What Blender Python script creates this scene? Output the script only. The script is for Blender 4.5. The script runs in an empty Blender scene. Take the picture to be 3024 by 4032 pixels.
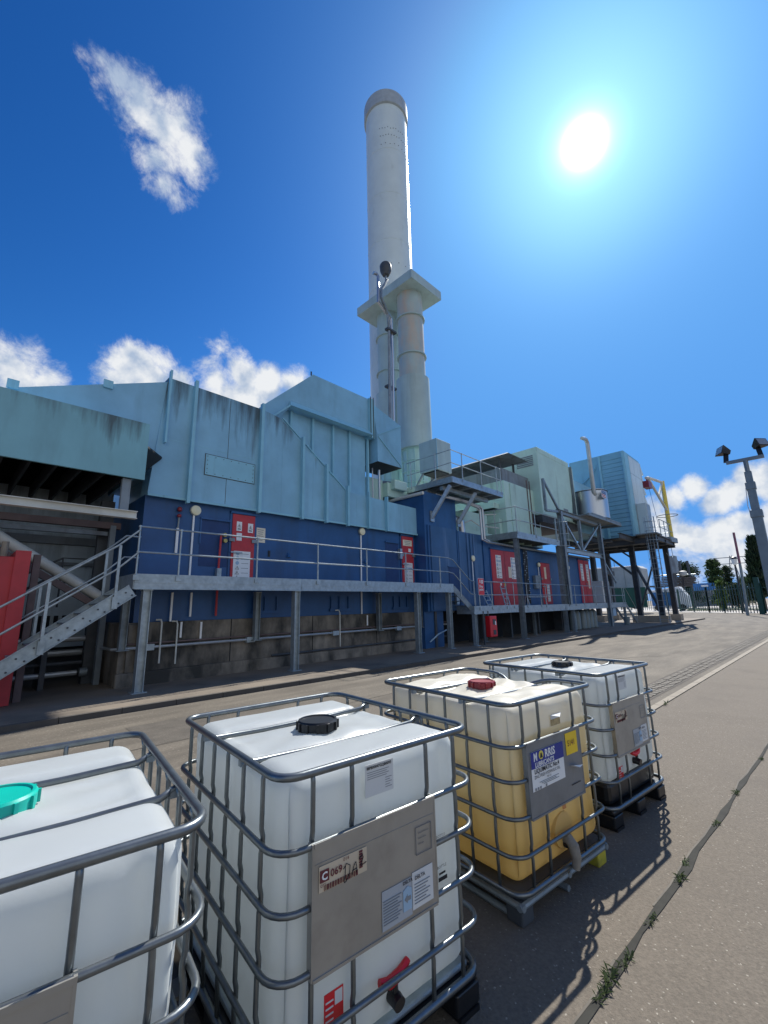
import bpy, bmesh, math, random
from mathutils import Vector, Matrix
random.seed(7)
R = math.radians
sc = bpy.context.scene
# ------------------------------------------------------------------ camera
H = 1.75
FPX, YAW, PIT, ROL = 1692.3, .79104, .215477, -.023141
f_ = Vector((math.sin(YAW)*math.cos(PIT), math.cos(YAW)*math.cos(PIT), math.sin(PIT)))
r0 = Vector((math.cos(YAW), -math.sin(YAW), 0)); u0 = r0.cross(f_)
r_ = r0*math.cos(ROL)+u0*math.sin(ROL); u_ = -r0*math.sin(ROL)+u0*math.cos(ROL)
cam = bpy.data.objects.new('camera', bpy.data.cameras.new('camera')); sc.collection.objects.link(cam)
m = Matrix((r_, u_, -f_)).transposed().to_4x4(); m.translation = (0, 0, H); cam.matrix_world = m
cam.data.sensor_fit = 'HORIZONTAL'; cam.data.sensor_width = 36; cam.data.lens = FPX*36/3024
cam.data.clip_start = .05; cam.data.clip_end = 3000
sc.camera = cam
def ray(x, y): return r_*((x-1512)/FPX) - u_*((y-2016)/FPX) + f_
# measured features: a photo pixel seen on a known plane of the building gives its real coordinate
CR = {'a': (0, 1400, 1100/1659), 'b': (900, 1300, 1000/1659), 'c': (1500, 1700, 1000/1659), 'd': (2100, 1650, 924/1659),
      'e': (0, 1900, 1000/1659), 'f': (900, 1900, 1000/1659), 'g': (2200, 1700, 500/1659), 'h': (2400, 2150, 624/1659),
      'i': (1900, 2150, 600/1659), 'j': (1400, 1700, 600/1659), 'k': (0, 2000, 600/1659), 'l': (2000, 1700, 500/1659),
      'm': (1300, 1000, 600/1327), 'n': (0, 2200, 700/1659), 'o': (1600, 2200, 600/1659), 'p': (2500, 1800, 524/1656),
      'q': (2250, 2000, 600/1659), 'D': (0, 0, 3024/1659), 's': (0, 0, 1)}
def at(c, x, y, X=None, Y=None, Z=None):
    ox, oy, s = CR[c]; d = ray(ox+x*s, oy+y*s)
    if X is not None: t = X/d.x
    elif Y is not None: t = Y/d.y
    else: t = (Z-H)/d.z
    return Vector((d.x*t, d.y*t, d.z*t+H))
# ------------------------------------------------------------------ light
EXPO = 0.4
SUN = Vector((.64934, .15351, .74485)).normalized()
EL = math.asin(SUN.z); AZ = math.atan2(SUN.x, SUN.y)
sc.view_settings.view_transform = 'Standard'; sc.view_settings.look = 'None'
sc.view_settings.exposure = EXPO; sc.view_settings.gamma = 1
sun = bpy.data.objects.new('sun', bpy.data.lights.new('sun', 'SUN')); sc.collection.objects.link(sun)
sun.data.energy = 5.0; sun.data.angle = R(.5); sun.data.color = (1, .95, .87)
sun.rotation_euler = SUN.to_track_quat('Z', 'Y').to_euler()
w = bpy.data.worlds.new('World'); sc.world = w; w.use_nodes = True
nt = w.node_tree; N = nt.nodes; LK = nt.links; N.clear()
def nn(t, **k):
    n = N.new(t)
    for a, b in k.items(): setattr(n, a, b)
    return n
def mth(op, a, b=None, clamp=False):
    n = nn('ShaderNodeMath', operation=op, use_clamp=clamp)
    for i, v in enumerate((a, b)):
        if v is None: continue
        if isinstance(v, (int, float)): n.inputs[i].default_value = v
        else: LK.new(v, n.inputs[i])
    return n.outputs[0]
out = nn('ShaderNodeOutputWorld')
sky = nn('ShaderNodeTexSky', sky_type='NISHITA'); sky.sun_disc = False
sky.sun_elevation = EL; sky.sun_rotation = AZ; sky.air_density = 1.0; sky.dust_density = .35; sky.ozone_density = 2.2; sky.altitude = 50
tc = nn('ShaderNodeTexCoord'); DIR = tc.outputs['Generated']
SKY_S = .10
mx = nn('ShaderNodeMixRGB', blend_type='MULTIPLY'); mx.inputs[0].default_value = 1; LK.new(sky.outputs[0], mx.inputs[1]); mx.inputs[2].default_value = (.62, .92, 1.38, 1)
sp = nn('ShaderNodeSeparateColor'); LK.new(mx.outputs[0], sp.inputs[0]); cb_ = nn('ShaderNodeCombineColor')
for i, (k_, p_, cap_) in enumerate(((8.27, 2.5, .11), (1.764, 1.73, .36), (.963, 1.47, .86))):     # deeper, cleaner blue than the raw sky
    A_ = k_*(.095*2**.35)**p_/(SKY_S*2**EXPO)
    sm_ = nn('ShaderNodeMath', operation='SMOOTH_MIN'); LK.new(mth('MULTIPLY', mth('POWER', sp.outputs[i], p_), A_), sm_.inputs[0]); cp_ = cap_/SKY_S/2**EXPO
    sm_.inputs[1].default_value = cp_; sm_.inputs[2].default_value = cp_*.4; LK.new(sm_.outputs[0], cb_.inputs[i])
bg = nn('ShaderNodeBackground'); LK.new(cb_.outputs[0], bg.inputs[0]); bg.inputs[1].default_value = SKY_S
# clouds, placed by their direction in the sky
def blob(px, py, rp, wgt=1.0):
    c = ray(px, py).normalized(); rad = rp/FPX*(c.dot(f_))**1.5
    d = nn('ShaderNodeVectorMath', operation='DISTANCE'); LK.new(DIR, d.inputs[0]); d.inputs[1].default_value = c
    return mth('MULTIPLY', mth('SUBTRACT', 1.0, mth('DIVIDE', d.outputs['Value'], rad)), wgt)
BL = [(390, 230, 90, .6), (470, 320, 130, .75), (560, 410, 170, .9), (660, 500, 190, 1.05), (740, 590, 150, 1.0), (620, 620, 140, .8), (790, 620, 100, .75), (640, 720, 110, .8), (690, 780, 75, .6),
      (60, 1470, 190, 1.1), (180, 1500, 120, 1.0), (-80, 1440, 190, 1.2), (520, 1440, 130, 1.2), (600, 1480, 150, 1.1), (700, 1530, 120, 1.2), (440, 1500, 100, 1.1), (840, 1500, 120, 1.1), (950, 1480, 110, 1.1), (1060, 1510, 110, 1.1), (1150, 1500, 90, 1.1), (900, 1600, 220, 1.2), (860, 1370, 50, .3),
      (2650, 1965, 75, 1.3), (2740, 1925, 85, 1.4), (2820, 1965, 90, 1.4), (2880, 1940, 90, 1.5), (2960, 1890, 100, 1.6), (3050, 1880, 140, 1.7), (2590, 2000, 70, .9), (2620, 2060, 90, 1.3), (2670, 2110, 90, 1.4), (2750, 2130, 80, 1.3), (2840, 2090, 80, 1.4), (2910, 2070, 80, 1.5), (2990, 2060, 90, 1.6), (3080, 2060, 140, 1.6),
      (2700, 2230, 150, .75), (2880, 2210, 150, .85), (3020, 2230, 170, .9), (2560, 2300, 140, .6), (2420, 2330, 130, .6), (2300, 2350, 160, .6),
      (-700, 1700, 500, 1.0), (4200, 1900, 500, 1.0), (5200, 2000, 700, 1.0)]
acc = None
for b_ in BL:
    v = blob(*b_); acc = v if acc is None else mth('MAXIMUM', acc, v)
# unseen bright cloud added behind the camera as neutral fill for the shaded walls
vb = nn('ShaderNodeVectorMath', operation='DOT_PRODUCT'); LK.new(DIR, vb.inputs[0]); vb.inputs[1].default_value = Vector((-.35, -.93, .12)).normalized()
acc = mth('MAXIMUM', acc, mth('MINIMUM', mth('SUBTRACT', mth('MULTIPLY', vb.outputs['Value'], 2.4), 1.3), .8))
acc = mth('MAXIMUM', acc, -.6)
ns = nn('ShaderNodeTexNoise'); LK.new(DIR, ns.inputs['Vector']); ns.inputs['Scale'].default_value = 12; ns.inputs['Detail'].default_value = 14; ns.inputs['Roughness'].default_value = .68; ns.inputs['Distortion'].default_value = .22
raw = mth('ADD', acc, mth('MULTIPLY', mth('SUBTRACT', ns.outputs[0], .5), 2.3))
mr = nn('ShaderNodeMapRange', interpolation_type='SMOOTHSTEP'); LK.new(raw, mr.inputs[0]); mr.inputs[1].default_value = .05; mr.inputs[2].default_value = .80; mr.inputs[4].default_value = .98
n2 = nn('ShaderNodeTexNoise'); LK.new(DIR, n2.inputs['Vector']); n2.inputs['Scale'].default_value = 19; n2.inputs['Detail'].default_value = 8
cr = nn('ShaderNodeValToRGB'); LK.new(mth('ADD', mth('MULTIPLY', n2.outputs[0], .75), mth('MULTIPLY', ns.outputs[0], .25)), cr.inputs[0])
cr.color_ramp.elements[0].position = .40; cr.color_ramp.elements[0].color = (.42, .52, .68, 1)
cr.color_ramp.elements[1].position = .56; cr.color_ramp.elements[1].color = (.86, .88, .90, 1)
bc = nn('ShaderNodeBackground'); LK.new(cr.outputs[0], bc.inputs[0]); bc.inputs[1].default_value = 1.0/2**EXPO
ms = nn('ShaderNodeMixShader'); LK.new(mr.outputs[0], ms.inputs[0]); LK.new(bg.outputs[0], ms.inputs[1]); LK.new(bc.outputs[0], ms.inputs[2])
# glow of the air round the sun
dt = nn('ShaderNodeVectorMath', operation='DOT_PRODUCT'); LK.new(DIR, dt.inputs[0]); dt.inputs[1].default_value = SUN
dv = mth('MAXIMUM', dt.outputs['Value'], 0)
gl = mth('MULTIPLY', mth('ADD', mth('ADD', mth('MULTIPLY', mth('POWER', dv, 7000), 34), mth('MULTIPLY', mth('POWER', dv, 1300), 1.6)), mth('ADD', mth('MULTIPLY', mth('POWER', dv, 80), .52), mth('MULTIPLY', mth('POWER', dv, 18), .18))), 1/2**EXPO)
bs = nn('ShaderNodeBackground'); bs.inputs[0].default_value = (.55, .93, 1, 1); LK.new(gl, bs.inputs[1])
ad = nn('ShaderNodeAddShader'); LK.new(ms.outputs[0], ad.inputs[0]); LK.new(bs.outputs[0], ad.inputs[1]); LK.new(ad.outputs[0], out.inputs[0])

# ------------------------------------------------------------------ materials
def srgb(r, g, b): return tuple(((c/255+.055)/1.055)**2.4 if c > 10 else c/255/12.92 for c in (r, g, b))
MAT = {}
def mat(name, col, rough=.5, metal=0, var=.12, vs=3.0, stretch=(1, 1, 1), dirt=None, damt=0, dthr=.55, ds=1.2, dstretch=(1, 1, 1), bump=0, bs_=40, spec=.5, fine=0, fs=60, trans=0, spk=None, top=None):
    if name in MAT: return MAT[name]
    mt = bpy.data.materials.new(name); mt.use_nodes = True; MAT[name] = mt
    T = mt.node_tree; P = T.nodes['Principled BSDF']; L = T.links.new
    P.inputs['Roughness'].default_value = rough; P.inputs['Metallic'].default_value = metal; P.inputs['Specular IOR Level'].default_value = spec
    tcn = T.nodes.new('ShaderNodeTexCoord')
    def noise(scale, st, det=6):
        mp = T.nodes.new('ShaderNodeMapping'); mp.inputs['Scale'].default_value = st; L(tcn.outputs['Object'], mp.inputs[0])
        n = T.nodes.new('ShaderNodeTexNoise'); n.inputs['Scale'].default_value = scale; n.inputs['Detail'].default_value = det; n.inputs['Roughness'].default_value = .6; L(mp.outputs[0], n.inputs['Vector']); return n.outputs[0]
    def mix(fac, a, b):
        q = T.nodes.new('ShaderNodeMixRGB')
        if isinstance(fac, float): q.inputs[0].default_value = fac
        else: L(fac, q.inputs[0])
        for i, v in ((1, a), (2, b)):
            if isinstance(v, tuple): q.inputs[i].default_value = (*v[:3], 1)
            else: L(v, q.inputs[i])
        return q.outputs[0]
    def rng(v, lo, hi, tmax=1.0):
        q = T.nodes.new('ShaderNodeMapRange'); L(v, q.inputs[0]); q.inputs[1].default_value = lo; q.inputs[2].default_value = hi; q.inputs[4].default_value = tmax; return q.outputs[0]
    lo = tuple(c*(1-var) for c in col); hi = tuple(min(1, c*(1+var)) for c in col)
    cc = mix(rng(noise(vs, stretch), .3, .7), lo, hi)
    if fine: cc = mix(rng(noise(fs, (1, 1, 1), 3), .35, .65), mix(.5, cc, tuple(c*(1-fine) for c in col)), cc)
    if spk:
        v = T.nodes.new('ShaderNodeTexVoronoi'); v.inputs['Scale'].default_value = spk[0]; L(tcn.outputs['Object'], v.inputs['Vector'])
        cc = mix(rng(v.outputs['Color'], spk[2], spk[2]+.03), cc, spk[1])
    if dirt: cc = mix(rng(noise(ds, dstretch, 8), dthr, dthr+.22, damt), cc, dirt)
    if top:
        sx = T.nodes.new('ShaderNodeSeparateXYZ'); L(tcn.outputs['Object'], sx.inputs[0])
        q1 = T.nodes.new('ShaderNodeMath'); q1.operation = 'MULTIPLY_ADD'; L(sx.outputs[2], q1.inputs[0]); q1.inputs[1].default_value = top[1]; q1.inputs[2].default_value = -top[0]*top[1]
        q2 = T.nodes.new('ShaderNodeMath'); q2.operation = 'ADD'; L(noise(1.5, (1.7, 1.7, .16), 8), q2.inputs[0]); L(q1.outputs[0], q2.inputs[1])
        cc = mix(rng(q2.outputs[0], .46, .66, .88), cc, (.045, .065, .07))
    L(cc, P.inputs['Base Color'])
    if bump:
        b = T.nodes.new('ShaderNodeBump'); b.inputs['Strength'].default_value = bump; b.inputs['Distance'].default_value = .01; L(noise(bs_, (1, 1, 1), 8), b.inputs['Height']); L(b.outputs[0], P.inputs['Normal'])
    L(rng(noise(vs*2.3, (1, 1, 1)), .3, .7, 1), T.nodes.new('ShaderNodeMath').inputs[0])
    if trans:
        tr = T.nodes.new('ShaderNodeBsdfTranslucent'); L(cc, tr.inputs[0]); q = T.nodes.new('ShaderNodeMixShader'); q.inputs[0].default_value = trans
        L(P.outputs[0], q.inputs[1]); L(tr.outputs[0], q.inputs[2]); L(q.outputs[0], T.nodes['Material Output'].inputs[0])
    return mt
vst = (2.2, 2.2, .22)
M_blue = mat('blue_paint', (.018, .082, .225), .45, var=.2, vs=1.2, dirt=(.02, .045, .10), damt=.6, dthr=.53, dstretch=vst, bump=.3, bs_=1.5)
M_blueworn = mat('worn_blue_paint', (.03, .09, .21), .4, var=.2, vs=1.2, dirt=(.16, .25, .42), damt=.55, dthr=.52, ds=2.2, dstretch=(1.6, 1.6, .14), bump=.1, bs_=5)
M_clad = mat('pale_blue_paint', (.235, .47, .62), .42, var=.15, vs=.8, dirt=(.12, .22, .26), damt=.45, dthr=.56, ds=.75, dstretch=(1.6, 1.6, .28), bump=.35, bs_=1.3)
M_clads = mat('stained_pale_blue_paint', (.235, .47, .62), .42, var=.15, vs=.8, dirt=(.12, .22, .26), damt=.45, dthr=.56, ds=.75, dstretch=(1.6, 1.6, .28), bump=.35, bs_=1.3, top=(7.25, .17))
M_hoodm = mat('stained_hood_paint', (.20, .44, .50), .42, var=.10, vs=.8, dirt=(.10, .18, .21), damt=.5, dthr=.54, ds=.75, dstretch=(1.6, 1.6, .28), bump=.35, bs_=1.3, top=(6.0, .28))
M_clad2 = mat('pale_blue_rib_paint', (.25, .52, .64), .42, var=.08, vs=2, dirt=(.06, .12, .15), damt=.6, dthr=.6, dstretch=vst)
M_green = mat('pale_green_paint', (.48, .68, .61), .5, var=.10, vs=1, dirt=(.09, .14, .10), damt=.6, dthr=.56, ds=1.0, dstretch=(1.5, 1.5, .25), bump=.06, bs_=3)
M_stack = mat('stack_paint', (.60, .70, .72), .38, var=.07, vs=.6, dirt=(.28, .33, .34), damt=.5, dthr=.62, ds=1.4, dstretch=(1, 1, .5))
M_rust = mat('streaked_flue_paint', (.38, .48, .48), .45, var=.08, vs=1.0, dirt=(.58, .42, .30), damt=.85, dthr=.44, ds=.9, dstretch=(1.2, 1.2, .35))
M_fgreen = mat('flue_paint', (.40, .52, .52), .45, var=.08, vs=1.0, dirt=(.25, .33, .33), damt=.5, dthr=.5, ds=1.2, dstretch=vst)
M_grey = mat('weathered_grey_panel', (.20, .24, .27), .6, var=.2, vs=1.5, dirt=(.09, .08, .08), damt=.7, dthr=.5, dstretch=vst)
M_galv = mat('galvanised_steel', (.36, .42, .45), .42, .55, var=.18, vs=9, dirt=(.20, .24, .26), damt=.6, dthr=.5, ds=3, bump=.05)
M_galvd = mat('dull_galvanised_steel', (.24, .28, .30), .5, .4, var=.2, vs=5, dirt=(.10, .10, .10), damt=.6, dthr=.5, ds=2)
M_cage = mat('cage_steel', (.17, .19, .20), .33, .75, var=.16, vs=18, bump=.04, bs_=60)
M_dsteel = mat('dark_steel', (.07, .08, .09), .6, .2, var=.25, vs=3, dirt=(.12, .07, .04), damt=.6, dthr=.55)
M_black = mat('black_plastic', (.012, .013, .015), .38, var=.3, vs=8, bump=.1, bs_=50)
M_under = mat('dark_void_and_shade', (.012, .016, .02), .9, var=.2)  # dark gaps and openings; also painted shade on the control building's base wall
M_baffle_shade = mat('baffle_and_soffit_shade', (.014, .018, .021), .7, var=.3, vs=2)  # hood baffles; also painted shade on the side gusset and soffit sheets
M_red = mat('red_paint', (.46, .032, .042), .5, var=.12, vs=3, dirt=(.30, .03, .03), damt=.6, dthr=.55, ds=2.5)
M_redp = mat('red_plastic', (.62, .015, .025), .35, var=.1)
M_dred = mat('dark_red_plastic', (.22, .012, .02), .4, var=.15)
M_teal = mat('teal_plastic', (.0, .42, .33), .35, var=.08)
M_white = mat('white_label', (.74, .77, .78), .5, var=.04)
M_cream = mat('cream_label', (.72, .66, .52), .55, var=.06)
M_wpaint = mat('white_conduit', (.82, .83, .82), .4, var=.04)
M_ink = mat('ink', (.015, .015, .02), .6, var=0)
M_inkg = mat('grey_ink', (.22, .24, .26), .6, var=0)
M_inkb = mat('blue_ink', (.015, .03, .26), .5, var=.05)
M_lblue = mat('pale_blue_ink', (.30, .45, .60), .5, var=.05)
M_maroon = mat('maroon_ink', (.12, .02, .03), .5, var=.05)
M_yel = mat('yellow_label', (.80, .55, .02), .5, var=.05)
M_yelp = mat('yellow_paint', (.78, .60, .10), .45, var=.08, vs=3, dirt=(.35, .25, .08), damt=.6, dthr=.58)
M_oldyel = mat('chipped_yellow_paint', (.48, .42, .04), .6, var=.2, vs=12, dirt=(.10, .10, .05), damt=.9, dthr=.5, ds=9)
M_plate = mat('label_plate', (.36, .355, .33), .4, .55, var=.10, vs=4, dirt=(.22, .21, .19), damt=.5, dthr=.5, ds=5)
M_plate2 = mat('dirty_label_plate', (.22, .24, .26), .45, .5, var=.18, vs=4, dirt=(.10, .10, .10), damt=.6, dthr=.5, ds=4)
M_hdpe = mat('white_hdpe', (.72, .76, .765), .32, var=.03, vs=2, trans=.5, dirt=(.60, .60, .56), damt=.35, dthr=.6, ds=4, bump=.25, bs_=5)
M_conc = mat('plinth_concrete', (.24, .21, .17), .85, var=.35, vs=1.6, dirt=(.03, .03, .027), damt=.94, dthr=.38, ds=1.3, dstretch=(1, 1, .45), bump=.4, bs_=12)
M_pave = mat('pavement_concrete', (.21, .175, .135), .85, var=.22, vs=.9, dirt=(.06, .052, .045), damt=.7, dthr=.5, ds=.6, bump=.25, bs_=40, fine=.3, fs=50)
M_block = mat('base_concrete', (.32, .28, .22), .85, var=.15, vs=3, dirt=(.2, .18, .15), damt=.5, bump=.3)
M_kerb = mat('kerb_concrete', (.23, .20, .155), .8, var=.12, vs=3, dirt=(.25, .23, .19), damt=.6, dthr=.55, ds=3, bump=.2)
M_stain = mat('stainless_steel', (.52, .55, .58), .36, .85, var=.08, vs=1.5, stretch=(3, 3, .2))
M_pipe = mat('lagged_pipe', (.45, .47, .47), .4, .5, var=.12)
M_beam = mat('cream_beam', (.62, .62, .56), .55, var=.15, vs=2, dirt=(.2, .17, .13), damt=.5)
M_brown = mat('primer_brown_steel', (.14, .10, .095), .7, var=.2)
M_tgrey = mat('trailer_sheet', (.42, .44, .44), .6, var=.10, vs=.6, dirt=(.25, .26, .26), damt=.5, dthr=.5, ds=.5)
M_fgr = mat('green_fence_paint', (.012, .06, .042), .45, var=.2)
M_hoard = mat('green_hoarding', (.012, .085, .055), .5, var=.12)
M_shed = mat('grey_blue_sheet', (.24, .28, .31), .6, var=.12, vs=1)
M_bark = mat('bark', (.10, .075, .055), .9, var=.3)
M_cyl = mat('gas_bottle_paint', (.16, .20, .21), .45, var=.12)
M_bluep = mat('blue_plastic', (.03, .16, .42), .45, var=.1)
M_lens = mat('lamp_cream', (.78, .74, .52), .35, var=.05)
M_glass = mat('lamp_glass', (.30, .33, .34), .12, .3, var=.05)
M_graf = mat('grey_lamp_post', (.22, .27, .29), .5, .2, var=.15, vs=3, dirt=(.10, .12, .13), damt=.5)
M_brass = mat('brass', (.45, .36, .12), .4, .6, var=.1)
def leafmat(name, c1):
    return mat(name, c1, .7, var=.45, vs=.9, trans=.25)
M_leafd = leafmat('dark_evergreen_leaf', (.020, .045, .018)); M_leafm = leafmat('mid_green_leaf', (.045, .085, .025)); M_leafl = leafmat('light_green_leaf', (.10, .16, .035)); M_weed = leafmat('weed_leaf', (.085, .12, .045))
# yard surfaces
M_road = mat('yard_asphalt', (.142, .123, .096), .88, var=.38, vs=1.3, stretch=(.35, 1.6, 1), dirt=(.075, .064, .050), damt=.9, dthr=.45, ds=.9, dstretch=(.45, 1.3, 1), bump=.6, bs_=24, fine=.4, fs=30, spk=(60, (.24, .21, .17), .87))
M_apron = mat('apron_aggregate', (.168, .143, .112), .9, var=.16, vs=.9, dirt=(.105, .09, .072), damt=.75, dthr=.48, ds=.9, bump=.6, bs_=90, fine=.55, fs=55, spk=(130, (.32, .29, .24), .90))
M_gravel = mat('gravel_verge', (.25, .215, .165), .95, var=.3, vs=3, bump=.8, bs_=8, fine=.4, fs=12)
M_joint = mat('joint_gap', (.03, .03, .025), .95, var=.3, vs=8)
M_seal = mat('gutter_sett', (.11, .097, .078), .8, var=.3, vs=5)

def yellow_bottle():
    mt = bpy.data.materials.new('yellowed_hdpe'); mt.use_nodes = True; T = mt.node_tree; P = T.nodes['Principled BSDF']; L = T.links.new
    t = T.nodes.new('ShaderNodeTexCoord'); s = T.nodes.new('ShaderNodeSeparateXYZ'); L(t.outputs['Object'], s.inputs[0])
    n = T.nodes.new('ShaderNodeTexNoise'); n.inputs['Scale'].default_value = 4; n.inputs['Detail'].default_value = 8; L(t.outputs['Object'], n.inputs['Vector'])
    a = T.nodes.new('ShaderNodeMath'); a.operation = 'MULTIPLY_ADD'; L(n.outputs[0], a.inputs[0]); a.inputs[1].default_value = .10; L(s.outputs[2], a.inputs[2])
    c = T.nodes.new('ShaderNodeValToRGB'); L(a.outputs[0], c.inputs[0]); e = c.color_ramp.elements
    e[0].position = .42; e[0].color = (.80, .57, .20, 1); e[1].position = .62; e[1].color = (.80, .65, .33, 1)
    q = e.new(.98); q.color = (.80, .72, .50, 1); q = e.new(1.12); q.color = (.84, .82, .72, 1)
    L(c.outputs[0], P.inputs['Base Color']); P.inputs['Roughness'].default_value = .38
    tr = T.nodes.new('ShaderNodeBsdfTranslucent'); L(c.outputs[0], tr.inputs[0]); x = T.nodes.new('ShaderNodeMixShader'); x.inputs[0].default_value = .38
    L(P.outputs[0], x.inputs[1]); L(tr.outputs[0], x.inputs[2]); L(x.outputs[0], T.nodes['Material Output'].inputs[0]); return mt
M_ybot = yellow_bottle()

# ------------------------------------------------------------------ mesh tools
class MB:
    def __init__(s): s.v = []; s.f = []
    def add(s, vs, fs):
        o = len(s.v); s.v += [tuple(v) for v in vs]; s.f += [tuple(i+o for i in f) for f in fs]; return s
    def box(s, x0, x1, y0, y1, z0, z1):
        if x0 > x1: x0, x1 = x1, x0
        if y0 > y1: y0, y1 = y1, y0
        if z0 > z1: z0, z1 = z1, z0
        return s.add([(x0, y0, z0), (x1, y0, z0), (x1, y1, z0), (x0, y1, z0), (x0, y0, z1), (x1, y0, z1), (x1, y1, z1), (x0, y1, z1)],
                     [(0, 3, 2, 1), (4, 5, 6, 7), (0, 1, 5, 4), (1, 2, 6, 5), (2, 3, 7, 6), (3, 0, 4, 7)])
    def bar(s, p, q, w, h, up=(0, 0, 1)):
        p, q = Vector(p), Vector(q); t = (q-p).normalized(); up = Vector(up)
        if abs(t.dot(up)) > .98: up = Vector((0, 1, 0))
        a = t.cross(up).normalized(); b = a.cross(t)
        vs = [c+a*(i*w/2)+b*(j*h/2) for c in (p, q) for i, j in ((-1, -1), (1, -1), (1, 1), (-1, 1))]
        return s.add(vs, [(0, 1, 2, 3), (7, 6, 5, 4), (0, 4, 5, 1), (1, 5, 6, 2), (2, 6, 7, 3), (3, 7, 4, 0)])
    def ibeam(s, p, q, w, h, t=.02, up=(0, 0, 1)):
        p, q = Vector(p), Vector(q); d = (q-p).normalized(); upv = Vector(up)
        if abs(d.dot(upv)) > .98: upv = Vector((0, 1, 0))
        a = d.cross(upv).normalized(); b = a.cross(d)
        s.bar(p+b*(h/2-t/2), q+b*(h/2-t/2), w, t, up); s.bar(p-b*(h/2-t/2), q-b*(h/2-t/2), w, t, up); return s.bar(p, q, t, h-2*t, up)
    def tube(s, pts, r, seg=8, closed=False, cap=True, flat=1):
        pts = [Vector(p) for p in pts]; n = len(pts); o = len(s.v); prev = None
        for i, p in enumerate(pts):
            if closed: t = (pts[(i+1) % n]-pts[i-1]).normalized()
            else: t = (pts[min(i+1, n-1)]-pts[max(i-1, 0)]).normalized()
            ref = prev if prev is not None else (Vector((0, 0, 1)) if abs(t.z) < .9 else Vector((0, 1, 0)))
            if abs(t.z) < .9 and closed: ref = Vector((0, 0, 1))
            a = t.cross(ref).normalized(); b = a.cross(t).normalized(); prev = b
            rr = r[i] if isinstance(r, (list, tuple)) else r
            for k in range(seg):
                an = 2*math.pi*k/seg; s.v.append(tuple(p+a*(math.cos(an)*rr*flat)+b*(math.sin(an)*rr)))
        for i in range(n if closed else n-1):
            for k in range(seg):
                j = (i+1) % n; k2 = (k+1) % seg
                s.f.append((o+i*seg+k, o+i*seg+k2, o+j*seg+k2, o+j*seg+k))
        if cap and not closed:
            s.f.append(tuple(o+k for k in range(seg))[::-1]); s.f.append(tuple(o+(n-1)*seg+k for k in range(seg)))
        return s
    def cyl(s, p, q, r, seg=16): return s.tube([p, q], r, seg)
    def lathe(s, c, prof, seg=32):
        o = len(s.v); c = Vector(c)
        for r, z in prof:
            for k in range(seg): an = 2*math.pi*k/seg; s.v.append((c.x+r*math.cos(an), c.y+r*math.sin(an), c.z+z))
        for i in range(len(prof)-1):
            for k in range(seg): k2 = (k+1) % seg; s.f.append((o+i*seg+k, o+i*seg+k2, o+(i+1)*seg+k2, o+(i+1)*seg+k))
        s.f.append(tuple(o+k for k in range(seg))[::-1]); s.f.append(tuple(o+(len(prof)-1)*seg+k for k in range(seg))); return s
    def prism(s, poly, y0, y1):       # poly of (x, z) in front view, counter-clockwise seen from -y
        n = len(poly); vs = [(x, y0, z) for x, z in poly]+[(x, y1, z) for x, z in poly]
        fs = [tuple(range(n)), tuple(range(2*n-1, n-1, -1))]+[(i, i+n, (i+1) % n+n, (i+1) % n) for i in range(n)]
        return s.add(vs, fs)
    def prismx(s, poly, x0, x1):      # poly of (y, z)
        n = len(poly); vs = [(x0, y, z) for y, z in poly]+[(x1, y, z) for y, z in poly]
        return s.add(vs, [tuple(range(n)), tuple(range(2*n-1, n-1, -1))]+[(i, i+n, (i+1) % n+n, (i+1) % n) for i in range(n)])
    def hull(s, pts):
        bm = bmesh.new()
        for p in pts: bm.verts.new(p)
        bmesh.ops.convex_hull(bm, input=bm.verts); bm.verts.index_update()
        s.add([v.co.copy() for v in bm.verts], [[v.index for v in f.verts] for f in bm.faces]); bm.free(); return s
    def build(s, name, mt, parent=None, smooth=False, bevel=0, fix=True):
        me = bpy.data.meshes.new(name); me.from_pydata(s.v, [], s.f); me.materials.append(mt)
        if fix or bevel:
            bm = bmesh.new(); bm.from_mesh(me); bmesh.ops.recalc_face_normals(bm, faces=bm.faces)
            bm.to_mesh(me); bm.free()
        o = bpy.data.objects.new(name, me); sc.collection.objects.link(o)
        if parent is not None:
            o.parent = parent
            if parent.type == 'EMPTY' and parent.get('abs'): o.location = -Vector(parent.location)
        if smooth:
            for p in me.polygons: p.use_smooth = True
            if smooth != 'all':
                try: me.set_sharp_from_angle(angle=R(35))
                except Exception: pass
        if bevel:
            b = o.modifiers.new('bevel', 'BEVEL'); b.width = bevel; b.segments = 2; b.limit_method = 'ANGLE'
        return o
def thing(name, label, cat, loc=(0, 0, 0), group=None, rot=0, local=False):
    o = bpy.data.objects.new(name, None); sc.collection.objects.link(o); o.location = loc; o.rotation_euler = (0, 0, rot); o.empty_display_size = .1
    o['label'] = label; o['category'] = cat
    if group: o['group'] = group
    if not local: o['abs'] = 1
    return o
def tag(o, label, cat, group=None):
    o['label'] = label; o['category'] = cat
    if group: o['group'] = group
    return o
def struct(o): o['kind'] = 'structure'; return o
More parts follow.
